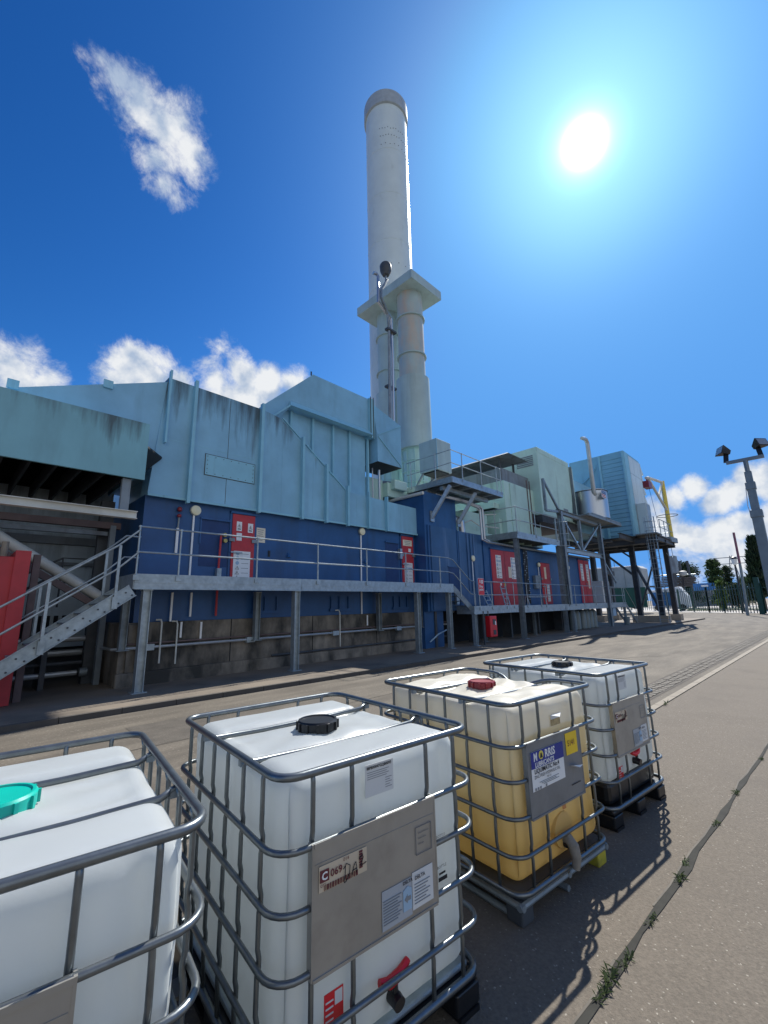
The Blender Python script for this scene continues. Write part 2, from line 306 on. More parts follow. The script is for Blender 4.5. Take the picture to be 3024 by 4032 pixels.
def text(s_, size, mt, parent, p, xdir=(1, 0, 0), up=(0, 0, 1), name='lettering', align='LEFT', sx=1, bold=.0):
    c = bpy.data.curves.new(name, 'FONT'); c.body = s_; c.size = size; c.align_x = align; c.resolution_u = 2; c.offset = bold
    t = bpy.data.objects.new(name, c); dg = bpy.context.evaluated_depsgraph_get()
    sc.collection.objects.link(t); dg.update(); me = bpy.data.meshes.new_from_object(t.evaluated_get(dg)); bpy.data.objects.remove(t)
    X = Vector(xdir).normalized(); U = Vector(up).normalized(); mm = Matrix((X*sx, U, X.cross(U))).transposed().to_4x4(); mm.translation = Vector(p)
    me.transform(mm); me.materials.clear(); me.materials.append(mt); me.name = name
    o = bpy.data.objects.new(name, me); sc.collection.objects.link(o); o.parent = parent
    if parent.type == 'EMPTY' and parent.get('abs'): o.location = -Vector(parent.location)
    return o
def arc(c, r, a0, a1, n, z=None, pl='xy'):
    o = []
    for i in range(n+1):
        a = R(a0+(a1-a0)*i/n)
        if pl == 'xy': o.append((c[0]+r*math.cos(a), c[1]+r*math.sin(a), c[2]))
        elif pl == 'xz': o.append((c[0]+r*math.cos(a), c[1], c[2]+r*math.sin(a)))
        else: o.append((c[0], c[1]+r*math.cos(a), c[2]+r*math.sin(a)))
    return o
def rrect(hx, hy, r, z, n=5):
    o = []
    for cx, cy, a in ((hx-r, hy-r, 0), (-hx+r, hy-r, 90), (-hx+r, -hy+r, 180), (hx-r, -hy+r, 270)): o += arc((cx, cy, z), r, a, a+90, n)
    return o

# ------------------------------------------------------------------ ground
def sheet(poly, z, name, mt, thick=0):
    mb = MB(); n = len(poly); mb.add([(x, y, z) for x, y in poly], [tuple(range(n))])
    if thick:
        mb.add([(x, y, z-thick) for x, y in poly]+[(x, y, z) for x, y in poly], [(i, (i+1) % n, (i+1) % n+n, i+n) for i in range(n)])
    return struct(mb.build(name, mt, fix=False))
KY = lambda x: 9.15-.0365*x            # kerb under the building
AY = lambda x: 2.42-.026*x             # edge of the apron
sheet([(-600, -600), (900, -600), (900, 900), (-600, 900)], -.012, 'ground', M_gravel)
sheet([(-30, -10), (61.5, -10), (61.5, 3.6), (78, 16), (52, 30), (-30, 30)], 0, 'road', M_road)
sheet([(-30, -9), (60, -9), (60, AY(60)), (-30, AY(-30))], .006, 'apron', M_apron)
mb = MB(); mb.add([(-30, AY(-30)-.0, .004), (60, AY(60), .004), (60, AY(60)+.16, .004), (-30, AY(-30)+.16, .004)], [(0, 1, 2, 3)])
mb = MB()
x = -4
while x < 58:
    L_ = .9; mb.hull([(x+.006, AY(x), -.05), (x+L_, AY(x+L_), -.05), (x+.006, AY(x)+.13, -.05), (x+L_, AY(x+L_)+.13, -.05), (x+.006, AY(x), .022), (x+L_, AY(x+L_), .022), (x+.006, AY(x)+.12, .018), (x+L_, AY(x+L_)+.12, .018)]); x += .91
struct(mb.build('kerb_edging', M_kerb))
mb = MB(); random.seed(3)
for i in range(230):
    x = 2+i*.2
    for j in range(3):
        y = AY(x)+.34+j*.13+random.uniform(-.01, .01); xx = x+(j % 2)*.1
        mb.box(xx, xx+.15, y, y+.10, -.01, .008+random.uniform(0, .008))
o = struct(mb.build('brick_gutter', M_seal))
sheet([(2, AY(2)+.28), (50, AY(50)+.28), (50, AY(50)+.78), (2, AY(2)+.78)], .004, 'gutter_bed', mat('gutter_bed', (.07, .06, .05), .9, var=.3, vs=4))
# raised pavement under the building
sheet([(-30, KY(-30)+.05), (47, KY(47)+.05), (47, 30), (-30, 30)], .10, 'building_pavement', M_pave, .12)
mb = MB(); x = -12
while x < 46:
    mb.hull([(x+.008, KY(x), -.02), (x+.9, KY(x+.9), -.02), (x+.003, KY(x)+.046, -.02), (x+.9, KY(x+.9)+.046, -.02), (x+.003, KY(x), .094), (x+.9, KY(x+.9), .094), (x+.003, KY(x)+.046, .103), (x+.9, KY(x+.9)+.046, .103)]); x += .905
struct(mb.build('pavement_kerb', mat('shaded_kerb', (.075, .068, .06), .85, var=.2, vs=2, bump=.3)))  # kerb colour darkened to hold the shade of its front face
# joints and seams
JY = lambda x: 1.135-.054*x
mb = MB(); n = 60; pts = []
for i in range(n+1):
    x = 1.2+i*.28; wd = .016+random.uniform(-.006, .012); yy = JY(x)+random.uniform(-.008, .008); pts.append((x, yy, wd))
for i in range(n):
    a, b = pts[i], pts[i+1]; mb.add([(a[0], a[1]-a[2], .011), (b[0], b[1]-b[2], .011), (b[0], b[1]+b[2], .011), (a[0], a[1]+a[2], .011)], [(0, 1, 2, 3)])
struct(mb.build('slab_joint', M_joint))
mb = MB()
for i in range(n):
    a, b = pts[i], pts[i+1]
    if i % 7 < 5 and i < 30: mb.add([(a[0], a[1]+a[2]+.002, .010), (b[0], b[1]+b[2]+.002, .010), (b[0], b[1]+b[2]+.014, .010), (a[0], a[1]+a[2]+.012, .010)], [(0, 1, 2, 3)])
struct(mb.build('joint_sealant', M_seal))
mb = MB()
for k in range(5):
    y = 7.9-k*1.25
    for i in range(50):
        x = -2+i*1.1; a = y+.05*math.sin(i*1.7+k)-.02*x; b = y+.05*math.sin((i+1)*1.7+k)-.02*(x+1.1)
        if k in (1, 3): mb.add([(x, a-.014, .005), (x+1.1, b-.014, .005), (x+1.1, b+.014, .005), (x, a+.014, .005)], [(0, 1, 2, 3)])
struct(mb.build('road_seam', M_seal))
mb = MB(); rnd = random.Random(17)
for k in range(9):
    x, y = rnd.uniform(-1, 22), rnd.uniform(3.4, 7.8); an = rnd.uniform(-.5, .5)+(1.5 if k % 3 == 0 else 0); wd = rnd.uniform(.006, .014)
    for i in range(rnd.randint(8, 20)):
        an += rnd.uniform(-.35, .35); L_ = rnd.uniform(.12, .3); x2, y2 = x+math.cos(an)*L_, y+math.sin(an)*L_
        if y2 > 8 or y2 < 3.2: break
        nx_, ny_ = -math.sin(an)*wd, math.cos(an)*wd; w2 = max(.003, wd*rnd.uniform(.7, 1.2)); mb.add([(x-nx_, y-ny_, .0055), (x2-nx_, y2-ny_, .0055), (x2+nx_, y2+ny_, .0055), (x+nx_, y+ny_, .0055)], [(0, 1, 2, 3)]); x, y, wd = x2, y2, w2
struct(mb.build('road_cracks', M_joint))
for (xa, xb, ya, yb, mn) in ((9.5, 12.6, 4.4, 5.3, 'road_patch'), (2.2, 3.6, 6.6, 7.9, 'road_patch')): sheet([(xa, ya), (xb, ya-.05), (xb+.03, yb), (xa+.04, yb+.04)], .0035, mn, mat('asphalt_patch', (.10, .088, .072), .9, var=.3, vs=3, bump=.5, bs_=30, fine=.4, fs=40))

# ------------------------------------------------------------------ liquid containers (cages with bottles)
def bottle_mesh(hx, hy, z0, z1, seed=0, rough_top=0.0):
    bm = bmesh.new(); n = 44; hz = (z1-z0)/2; r = .085; rnd = random.Random(seed); ph = [rnd.uniform(0, 6) for _ in range(8)]
    vmap = {}
    def vert(a, b, c):
        k = (round(a, 5), round(b, 5), round(c, 5))
        if k in vmap: return vmap[k]
        p = Vector((a*hx, b*hy, c*hz)); q = Vector((max(-hx+r, min(hx-r, p.x)), max(-hy+r, min(hy-r, p.y)), max(-hz+r, min(hz-r, p.z))))
        d = p-q; nrm = d.normalized() if d.length > 1e-6 else Vector((0, 0, 1)); P = q+nrm*r if d.length > 1e-6 else p
        if c == 1 or (nrm.z > .3 and c > .5):    # top cushions
            y = P.y; dpx = max(0, 1-((P.x)/.20)**2)*max(0, 1-(y/.20)**2)
            g = math.exp(-((y-.235)/.035)**2)+math.exp(-((y+.235)/.035)**2)
            edge = min(1, max(0, (hx-abs(P.x))/.10)); ed2 = min(1, max(0, (hy-abs(y))/.10))
            centre = 1 if abs(y) < .235 else 0
            dz = -.045*g*edge - .022*centre*edge + .008*dpx
            dz += .014*math.sin(abs(P.x)*14+ph[0])*math.exp(-((abs(y)-.1)/.05)**2)*edge
            dz += rough_top*(math.sin(P.x*17+ph[1]+3*math.sin(y*9+ph[2]))*math.sin(y*21+ph[3]))*edge*ed2
            P.z += dz*max(0, nrm.z if c < 1 else 1)
        if abs(nrm.z) < .75 and abs(c) < 1:      # side flutes
            zf = min(1, (1-abs(c))*5)
            if abs(a) >= 1: P.x -= math.copysign(.020*zf*(max(0, math.cos(P.y*11.5))**6), a)
            if abs(b) >= 1: P.y -= math.copysign(.018*zf*(max(0, math.cos(P.x*13.5+1.6))**6), b)
            P += nrm*.004*math.sin(P.z*9+ph[4]+P.x*5)*zf
        v = bm.verts.new((P.x, P.y, P.z+z0+hz)); vmap[k] = v; return v
    def warp(t):      # finer spacing towards the edges
        return math.copysign(1-(1-abs(t))**1.35, t)
    g = [warp(-1+2*i/n) for i in range(n+1)]; g[0] = -1; g[-1] = 1
    for i in range(n):
        for j in range(n):
            for (fn) in (lambda a, b: (a, b, 1), lambda a, b: (b, a, -1), lambda a, b: (1, a, b), lambda a, b: (-1, b, a), lambda a, b: (b, 1, a), lambda a, b: (a, -1, b)):
                vs = [vert(*fn(g[i+di], g[j+dj])) for di, dj in ((0, 0), (1, 0), (1, 1), (0, 1))]
                try: bm.faces.new(vs)
                except ValueError: pass
    bmesh.ops.recalc_face_normals(bm, faces=bm.faces)
    me = bpy.data.meshes.new('bottle'); bm.to_mesh(me); bm.free()
    for p in me.polygons: p.use_smooth = True
    return me
def make_ibc(px, py, rot, label, cap_mat, bot_mat, seed, plate_mat, zb=.17, dent=False, pallet='plastic', topz=1.145, capr=.092, front='plain'):
    rt = thing('intermediate_bulk_container', label, 'liquid container', (px, py, .006), 'caged liquid containers on the apron', R(rot), local=True)
    HX, HY = .5, .6
    me = bottle_mesh(.472, .572, zb, topz-.016, seed, .012 if dent else .002); me.materials.append(bot_mat)
    b = bpy.data.objects.new('bottle', me); sc.collection.objects.link(b); b.parent = rt
    # cap with lugs and bung neck
    c = MB(); zt = topz-.040
    c.lathe((0, 0, zt), [(capr*.93, 0), (capr*.93, .012), (capr, .014), (capr, .052), (capr*.94, .060), (capr*.86, .060), (capr*.84, .054), (.02, .052), (.01, .052)], 32)
    for k in range(12):
        an = 2*math.pi*k/12; p = Vector((math.cos(an)*capr, math.sin(an)*capr, zt+.033)); c.bar(p-Vector((0, 0, .02)), p+Vector((0, 0, .02)), .016, .012, p.normalized().cross(Vector((0, 0, 1))))
    c.build('cap', cap_mat, rt, smooth=True)
    MB().lathe((0, 0, zt-.03), [(capr*.98, 0), (capr*.98, .022), (capr*.8, .03)], 28).build('neck', bot_mat, rt, smooth=True)
    # top rim
    pts = rrect(HX+.008, HY+.008, .085, topz, 6)
    if dent:
        q = []
        for p in pts+[]: q.append(p)
        pts = []
        full = q+[q[0]]
        for i in range(len(q)):
            a, bb = Vector(full[i]), Vector(full[i+1]); L_ = (bb-a).length; k = max(1, int(L_/.06))
            for t in range(k): pts.append(a.lerp(bb, t/k))
        for p in pts:
            if p.x > .45 and -.45 < p.y < .45:
                s_ = math.exp(-((p.y+.02)/.16)**2); p.z -= .075*s_; p.x -= .10*s_
    MB().tube(pts, .0150, 10, closed=True).build('top_rim', M_cage, rt, smooth='all')
    rings = [topz-.235, topz-.42, topz-.61, topz-.80]
    for i, z in enumerate(rings):
        full = rrect(HX+.020, HY+.020, .10, z, 6)
        if i == 1:
            fr = [p for p in full]
            k = next(j for j, p in enumerate(fr) if p[1] < -HY+.05 and p[0] > HX-.2 and j > 14)
            seq = [(.235, -HY-.020, z)]+fr[21+0:] + fr[:21] + [(-.40, -HY-.020, z)]
            seq = [(.215, -HY-.020, z)]+[p for p in fr[21:]]+[p for p in fr[:21]]+[(-.385, -HY-.020, z)]
            MB().tube(seq, .0115, 10).build('cage_ring', M_cage, rt, smooth='all')
        else: MB().tube(full, .0115, 10, closed=True).build('cage_ring', M_cage, rt, smooth='all')
    MB().tube(rrect(HX+.004, HY+.004, .09, .155, 5), .0155, 10, closed=True).build('base_ring', M_cage, rt, smooth='all')
    # posts: pressed flat where they cross a ring
    def post(x, y, nx, ny):
        zs = [.155]; prof = [(.155, 0)]
        for z in rings[::-1]: prof += [(z-.04, .006), (z-.014, .0), (z+.014, .0), (z+.04, .006)]
        prof += [(topz-.03, .006), (topz, 0)]
        MB().tube([(x+nx*d, y+ny*d, z) for z, d in prof], .0095, 8).build('cage_post', M_cage, rt, smooth='all')
    for fx in (-.375, -.20, .205, .385):
        post(fx, -HY, 0, -1); post(fx, HY, 0, 1)
    for fy in (-.46, -.27, -.09, .09, .27, .46):
        if dent and abs(fy) < .1:
            post(-HX, fy, -1, 0); continue
        post(HX, fy, 1, 0); post(-HX, fy, -1, 0)
    for s_ in (-1, 1):
        y = .235*s_; e = 0.0
        MB().tube([(-HX, y, topz-.012), (-HX+.05, y, topz-.035), (-.2, y, topz-.042), (.2, y, topz-.042), (HX-.05-(.09 if dent else 0), y, topz-.035), (HX-(.09 if dent else 0), y, topz-(.06 if dent else .012))], .0125, 10).build('top_bar', M_cage, rt, smooth='all')
        MB().box(-HX-.012, -HX+.02, y-.012, y+.012, topz-.04, topz-.008).build('clamp', M_galvd, rt)
        MB().box(HX-.02, HX+.012, y-.012, y+.012, topz-.04, topz-.008).build('clamp', M_galvd, rt)
    # label plate
    y0 = -HY-.034
    pl = MB().box(-.385, .215, y0, y0+.004, topz-.63, topz-.225).box(-.385, .215, y0-.005, y0+.0, topz-.237, topz-.223).box(-.392, -.384, y0-.001, y0+.03, topz-.63, topz-.225).box(.214, .222, y0-.001, y0+.03, topz-.63, topz-.225)
    pl.box(-.38, .21, y0-.002, y0-.0002, topz-.292, topz-.289).box(-.385, .215, y0-.004, y0+.002, topz-.634, topz-.624)
    pl = pl.build('label_plate', plate_mat, rt)
    yl = y0-.003
    def card(x0, x1, z0, z1, mt, nm='label_card', d=0): return MB().box(x0, x1, yl-d, yl-d+.0012, z0, z1).build(nm, mt, pl)
    def tx(s_, size, mt, x, z, sx=1, bold=0): text(s_, size, mt, pl, (x, yl-.004, z), sx=sx, bold=bold)
    T0 = topz-.225
    if front == 'plain':
        card(-.365, -.155, T0-.155, T0-.055-.02, M_cream2)
        MB().box(-.362, -.325, yl-.003, yl-.0015, T0-.125, T0-.088).build('label_mark', M_maroon, pl)
        tx('C', .034, M_white, -.356, T0-.118, bold=.0012); tx('069', .034, M_maroon, -.320, T0-.118, bold=.0006); tx('014', .017, M_maroon, -.265, T0-.088)
        tx('QTY', .012, M_maroon, -.362, T0-.137)
        bc_ = MB(); rnd = random.Random(4); x = -.345
        while x < -.20: wd = rnd.choice((.0015, .003, .0045)); bc_.box(x, x+wd, yl-.0032, yl-.0015, T0-.153, T0-.136); x += wd+rnd.choice((.002, .004))
        for i in range(7): z = T0-.079-i*.0085; bc_.box(-.192, -.177, yl-.0032, yl-.0015, z-.006, z)
        bc_.build('barcode', M_maroon, pl)
        wv = MB()   # the hand-written word
        def stroke(ps): wv.tube([(-.262+a*.001, yl-.0055, T0-.158+b*.001) for a, b in ps], .0016, 6)
        stroke([(6, 52), (4, 30), (0, 4)]); stroke([(-4, 46), (10, 60), (26, 50), (24, 26), (8, 4), (0, 2)]); stroke([(34, 16), (44, 44), (52, 52), (56, 34), (56, 16)]); stroke([(36, 28), (56, 30)]); stroke([(66, 56), (84, 66), (86, 56), (74, 30), (92, 34), (100, 36)])
        wv.build('handwriting', M_ink, pl)
        card(-.085, .07, T0-.385, T0-.235-.02, M_lcard); card(.073, .19, T0-.375, T0-.245, M_white2)
        tx('DELTA', .017, M_ink, .02, T0-.268, bold=.0004); tx('DELTA', .019, M_ink, .085, T0-.272, bold=.0004)
        ln = MB()
        for i in range(9): ln.box(-.08, .012-.01*(i % 3), yl-.0032, yl-.0015, T0-.290-i*.0095, T0-.2875-i*.0095)
        for i in range(7): ln.box(.083, .17-.012*(i % 3), yl-.0032, yl-.0015, T0-.290-i*.011, T0-.2875-i*.011)
        ln.build('print_lines', M_inkg, pl)
        MB().lathe((0, 0, 0), [(.001, 0), (.001, 0)], 3)
        MB().prism([(.02, T0-.36), (.066, T0-.36), (.066, T0-.29), (.045, T0-.278), (.02, T0-.29)], yl-.0034, yl-.0018).build('arrow_panel', M_lblue, pl)
        MB().prism([(.026, T0-.32), (.042, T0-.335), (.042, T0-.327), (.06, T0-.327), (.06, T0-.313), (.042, T0-.313), (.042, T0-.305)], yl-.0048, yl-.0036).build('arrow', M_inkg, pl)
        em = MB().bar((.10, yl-.001, T0-.09), (.19, yl-.001, T0-.09), .003, .0015).bar((.10, yl-.001, T0-.19), (.19, yl-.001, T0-.19), .003, .0015).bar((.10, yl-.001, T0-.09), (.10, yl-.001, T0-.19), .003, .0015, (0, 1, 0)).bar((.19, yl-.001, T0-.09), (.19, yl-.001, T0-.19), .003, .0015, (0, 1, 0))
        for i in range(3): em.box(.115, .175-.015*i, yl-.0015, yl-.0004, T0-.115-.02*i, T0-.113-.02*i)
        em.build('embossing', M_plate2, pl)
        card_b = MB().box(-.115, .035, -.5785, -.5765, topz-.165, topz-.045).build('bottle_label', M_white2, b)
        text('IBPB00047GQB0093', .0155, M_ink, b, (-.108, -.5800, topz-.063), bold=.0004)
        g = MB()
        for i in range(4): g.box(-.105, .01-.012*(i % 2), -.5798, -.5788, topz-.076-.008*i, topz-.074-.008*i)
        for i in range(5): g.box(-.01, .025-.01*(i % 2), -.5798, -.5788, topz-.112-.009*i, topz-.110-.009*i)
        g.build('print_lines', M_inkg, b)
        rl = MB().box(-.305, -.225, -.5790, -.5770, topz-.845, topz-.735).build('red_label', M_redp, b)
        g = MB().box(-.262, -.230, -.5805, -.5792, topz-.78, topz-.740)
        for i in range(5): g.box(-.300, -.268, -.5805, -.5792, topz-.835+.018*i, topz-.830+.018*i)
        g.build('label_print', M_white2, b)
        g = MB(); rnd = random.Random(12)
        text('BOTTLE', .016, M_inkg, b, (.275, -.5800, topz-.43)); text('MADE BY', .015, M_inkg, b, (.272, -.5800, topz-.452))
        text('BOTTLE', .016, M_ink, b, (.275, -.5800, topz-.55)); MB().box(.285, .325, -.580, -.579, topz-.575, topz-.567).box(.28, .335, -.580, -.579, topz-.60, topz-.585).build('smudged_print', M_ink, b)
    elif front == 'oil':
        card(-.360, -.005, T0-.265, T0-.055, M_white)
        MB().box(-.360, -.005, yl-.0028, yl-.0012, T0-.145, T0-.055).build('label_band', M_inkb, pl)
        tx('M', .062, M_white, -.335, T0-.105, .8, .002); tx('RRIS', .062, M_white, -.215, T0-.105, .95, .002)
        MB().tube([(-.255, yl-.002, T0-.083), (-.255, yl-.0045, T0-.083)], .024, 20).build('emblem', M_yelpl, pl)
        MB().prism([(-.268, T0-.098), (-.242, T0-.098), (-.249, T0-.070), (-.255, T0-.080), (-.261, T0-.070)], yl-.0062, yl-.0048).build('emblem_mark', M_ink, pl)
        tx('LUBRICANTS', .036, M_white, -.325, T0-.140, .98, .001)
        tx('LIQUIMATIC No.4', .036, M_ink, -.335, T0-.174, .95, .0006); tx('ZINC-FREE HYDRAULIC OIL', .025, M_ink, -.340, T0-.200, .90)
        tx('ISO 32', .016, M_ink, -.21, T0-.217)
        g = MB()
        for i in range(3): g.box(-.29+.02*i, -.08-.03*(i % 2), yl-.003, yl-.0014, T0-.228-i*.008, T0-.2255-i*.008)
        for i, xx in enumerate((-.34, -.315, -.29, -.23)): g.box(xx, xx+.014, yl-.003, yl-.0014, T0-.262, T0-.249)
        g.build('print_lines', M_inkg, pl)
        card(.035, .175, T0-.150, T0+-.02, M_yel); tx('5141', .050, M_maroon, .050, T0-.098, .92)
        tr = MB().hull([(.06, yl-.002, T0-.215), (.17, yl-.002, T0-.235), (.165, yl-.03, T0-.222), (.07, yl-.02, T0-.210), (.12, yl-.035, T0-.228)]); tr.build('torn_label', M_white2, pl)
        MB().box(.06, .17, yl-.001, yl-.0002, T0-.33, T0-.325).build('scratch', M_ink, pl)
        MB().hull([(-.03, -.585, topz-.13), (.10, -.585, topz-.13), (.09, -.582, topz-.155), (-.02, -.582, topz-.16), (.04, -.612, topz-.145)]).build('torn_sticker', M_white2, b)
        MB().box(-.02, .09, -.580, -.5785, topz-.20, topz-.16).build('sticker_residue', mat('sticker_residue', (.42, .32, .16), .7, var=.3, vs=30), b)
        MB().box(.02, .06, -.5795, -.578, topz-.70, topz-.66).build('faded_mark', mat('faded_ink', (.5, .22, .08), .7), b)
    # valve with handle in the front recess
    vz = zb+.10
    v = MB().tube([(0, -.55, vz), (0, -.61, vz)], .026, 16).tube([(0, -.600, vz+.0), (0, -.600, vz+.055)], .012, 10)
    if front == 'oil':
        v.build('valve', M_black, rt, smooth=True)
        MB().tube([(0, -.58, vz+.02), (0, -.61, vz+.03), (0, -.64, vz-.0), (.004, -.65, vz-.06), (-.004, -.645, vz-.12)], [.026, .032, .033, .030, .022], 12).build('cloth_wrap', M_cloth, rt, smooth=True)
        MB().tube([(0, -.54, vz+.07), (0, -.585, vz+.07)], [.11, .10], 20).build('valve_boss', M_ybot, rt, smooth=True)
    else:
        v.build('valve', M_black, rt, smooth=True)
        MB().tube([(-.07, -.592, vz+.075), (-.03, -.60, vz+.062), (.03, -.60, vz+.07), (.075, -.592, vz+.09)], [.014, .020, .020, .013], 10).build('valve_handle', M_redp, rt, smooth=True)
        MB().tube([(0, -.60, vz), (0, -.628, vz-.005)], .026, 16).build('dust_cap', M_black, rt, smooth=True)
    # pallet
    if pallet == 'steel':
        p = MB(); 
        for yy in (-.58, 0, .58): p.tube([(-.5, yy, .10), (.5, yy, .10)], .018, 8)
        for xx in (-.48, 0, .48): p.tube([(xx, -.6, .10), (xx, .6, .10)], .018, 8)
        for xx in (-.45, 0, .45): p.tube([(xx, -.58, .02), (xx, .58, .02)], .018, 8)
        p.build('pallet_frame', M_galvd, rt)
        MB().box(-.47, .47, -.57, .57, .135, .150).build('base_tray', M_dsteel, rt)
        for xx in (-.43, .43):
            for yy in (-.53, 0, .53): MB().box(xx-.055, xx+.055, yy-.055, yy+.055, 0, .118).build('corner_block', M_oldyel if xx > 0 else M_dsteel, rt, bevel=.01)
    else:
        top = MB().box(-.49, .49, -.59, .59, .105, .145)
        top.build('pallet_deck', M_black, rt, bevel=.015)
        if zb > .2: MB().box(-.45, .45, -.55, .55, .146, zb+.02).build('base_tray', M_black, rt, bevel=.04)
        else: MB().box(-.46, .46, -.56, .56, .146, .172).build('base_tray', M_galv, rt, bevel=.01)
        for xx in (-.42, 0, .42):
            for yy in (-.51, 0, .51): MB().hull([(xx+i*(.075 if z else .065), yy+j*(.085 if z else .07), z) for i in (-1, 1) for j in (-1, 1) for z in (.022, .104)]).build('pallet_foot', M_black, rt, bevel=.01)
        for xx in (-.42, 0, .42): MB().box(xx-.06, xx+.06, -.6, .6, 0, .021).build('skid', M_black, rt)
    return rt
M_cream2 = mat('paper_cream', (.55, .47, .35), .6, var=.06); M_white2 = mat('paper_white', (.60, .63, .64), .5, var=.05); M_lcard = mat('paper_blue_grey', (.36, .40, .44), .5, var=.05)
M_yelpl = mat('emblem_yellow', (.70, .60, .10), .5); M_cloth = mat('grey_rag', (.22, .205, .175), .9, var=.2, vs=20, bump=.8, bs_=25)
def ibc_at(fx, fy, rot, *a, **k):
    c, s_ = math.cos(R(rot)), math.sin(R(rot)); lx, ly = .5, .6
    return make_ibc(fx+c*lx-s_*ly, fy+s_*lx+c*ly, rot, *a, **k)
ibc_at(-.372, 1.505, -8, 'white caged liquid container with the teal screw cap, nearest on the left', M_teal, M_hdpe, 1, M_plate, capr=.112)
ibc_at(.935, 1.468, -6, 'white caged liquid container with black cap and handwritten word on its plate', M_black, M_hdpe, 2, M_plate, capr=.105)
ibc_at(2.46, 1.44, -7, 'yellowed caged liquid container with dark red cap and bent top rim', M_dred, M_ybot, 3, M_plate2, dent=True, pallet='steel', capr=.10, front='oil')
ibc_at(3.88, 1.41, -7, 'white caged liquid container standing high on black pallet behind the yellowed one', M_black, M_hdpe, 4, M_plate, zb=.30)

exec_after = []
# ------------------------------------------------------------------ railings and walkways
def rail_run(parent, pts, h=1.08, posts=None, r=.021, mid=.52, mt=M_galv, name='handrail'):
    top = [Vector(p)+Vector((0, 0, h)) for p in pts]; md = [Vector(p)+Vector((0, 0, mid)) for p in pts]
    MB().tube(top, r, 8).build(name, mt, parent, smooth=True); MB().tube(md, r, 8).build('mid_rail', mt, parent, smooth=True)
    for p in (posts or pts):
        p = Vector(p); q = MB().tube([p, p+Vector((0, 0, h))], r*1.05, 8)
        for z in (mid, h): q.lathe(p+Vector((0, 0, z-.03)), [(.01, 0), (r*1.7, .012), (r*1.7, .048), (.01, .06)], 8)
        q.box(p.x-.06, p.x+.06, p.y-.045, p.y-.01, p.z-.09, p.z+.02)
        q.build('railing_post', mt, parent, smooth=True)
def ileg(parent, x, y, z0, z1, w=.15, d=.18, mt=M_galv, name='leg'):
    b = MB().box(x-w/2, x+w/2, y-d/2, y-d/2+.012, z0, z1).box(x-w/2, x+w/2, y+d/2-.012, y+d/2, z0, z1).box(x-.006, x+.006, y-d/2+.012, y+d/2-.012, z0, z1)
    b.box(x-w*.9, x+w*.9, y-d*.8, y+d*.8, z0, z0+.015); b.build(name, mt, parent)
def hleg(parent, x, y, z0, z1, w=.17, d=.17, mt=M_galv, name='leg'):   # H column, flanges facing left and right
    b = MB().box(x-w/2, x-w/2+.014, y-d/2, y+d/2, z0, z1).box(x+w/2-.014, x+w/2, y-d/2, y+d/2, z0, z1).box(x-w/2+.014, x+w/2-.014, y-.007, y+.007, z0, z1)
    b.box(x-w*.85, x+w*.85, y-d*.85, y+d*.85, z0, z0+.018).box(x-w*.6, x+w*.6, y-d*.6, y+d*.6, z1-.02, z1); b.build(name, mt, parent)
def deck(parent, x0, x1, y0, y1, z, mt=M_galvd, fascia=.27, splits=()):
    MB().box(x0+.02, x1-.02, y0+.02, y1, z-.06, z-.02).build('deck', mt, parent)
    xs = [x0]+list(splits)+[x1]
    for a, b in zip(xs[:-1], xs[1:]):
        MB().box(a+.004, b-.004, y0-.012, y0+.012, z-.02-fascia*.45, z+.10-.05).box(a+.004, b-.004, y0-.004, y0+.012, z-fascia, z-fascia*.5).box(a+.004, b-.004, y0-.03, y0+.012, z-fascia-.012, z-fascia).build('edge_beam', M_galv, parent)
    MB().box(x0-.012, x0+.012, y0+.013, y1, z-fascia, z+.05).build('end_beam', M_galv, parent)
    j = MB(); x = x0+.5
    while x < x1: j.box(x-.03, x+.03, y0+.02, y1, z-.19, z-.06); x += 1.0
    j.build('joist', M_galvd, parent)

wa = thing('raised_walkway', 'long grey steel walkway with legs in front of the blue hall', 'walkway', (8.5, 10.8, .1), 'steel walkways along the building')
deck(wa, 2.80, 14.25, 10.3, 11.45, 2.50, splits=(7.05, 12.2))
for x in (3.1, 6.95, 12.15, 14.05): hleg(wa, x, 10.42, .1, 2.22)
for x in (3.1, 6.4, 11.2, 13.6): hleg(wa, x-.15, 11.30, .9, 2.22, .15, .15, M_galvd)
posts = [at('k', 1500, 820, Y=10.3).x, at('f', 0, 655, Y=10.3).x-.95] 
PX = [2.82, at('e', 1160, 660, Y=10.3).x, at('f', 180, 665, Y=10.3).x, at('f', 582, 668, Y=10.3).x, at('f', 905, 675, Y=10.3).x, at('f', 1163, 680, Y=10.3).x, at('f', 1387, 685, Y=10.3).x]
rail_run(wa, [(2.82, 10.3, 2.5), (13.95, 10.3, 2.5)], posts=[(x, 10.3, 2.5) for x in PX])
# right-hand flight down to the lower walkway
st = thing('staircase', 'short grey steel staircase linking the high and low walkways', 'staircase', (14.9, 10.8, 1.6))
for y in (10.32, 11.25): MB().bar((14.27, y, 2.38), (15.55, y, 1.50), .03, .24).build('stringer', M_galvd, st)
for i in range(4): MB().box(14.42+i*.27, 14.68+i*.27, 10.34, 11.23, 2.27-i*.19-.03, 2.27-i*.19).build('tread', M_galvd, st)
MB().tube([(13.95, 10.3, 3.58), (14.3, 10.3, 3.52), (15.45, 10.3, 2.72), (15.8, 10.3, 2.68)], .021, 8).build('handrail', M_galv, st, smooth=True)
MB().tube([(13.95, 10.3, 3.02), (14.3, 10.3, 2.97), (15.45, 10.3, 2.17), (15.8, 10.3, 2.13)], .021, 8).build('mid_rail', M_galv, st, smooth=True)
for x, z in ((14.75, 2.05), (15.75, 1.6)): MB().tube([(x, 10.3, z), (x, 10.3, z+1.1)], .022, 8).build('railing_post', M_galv, st, smooth=True)
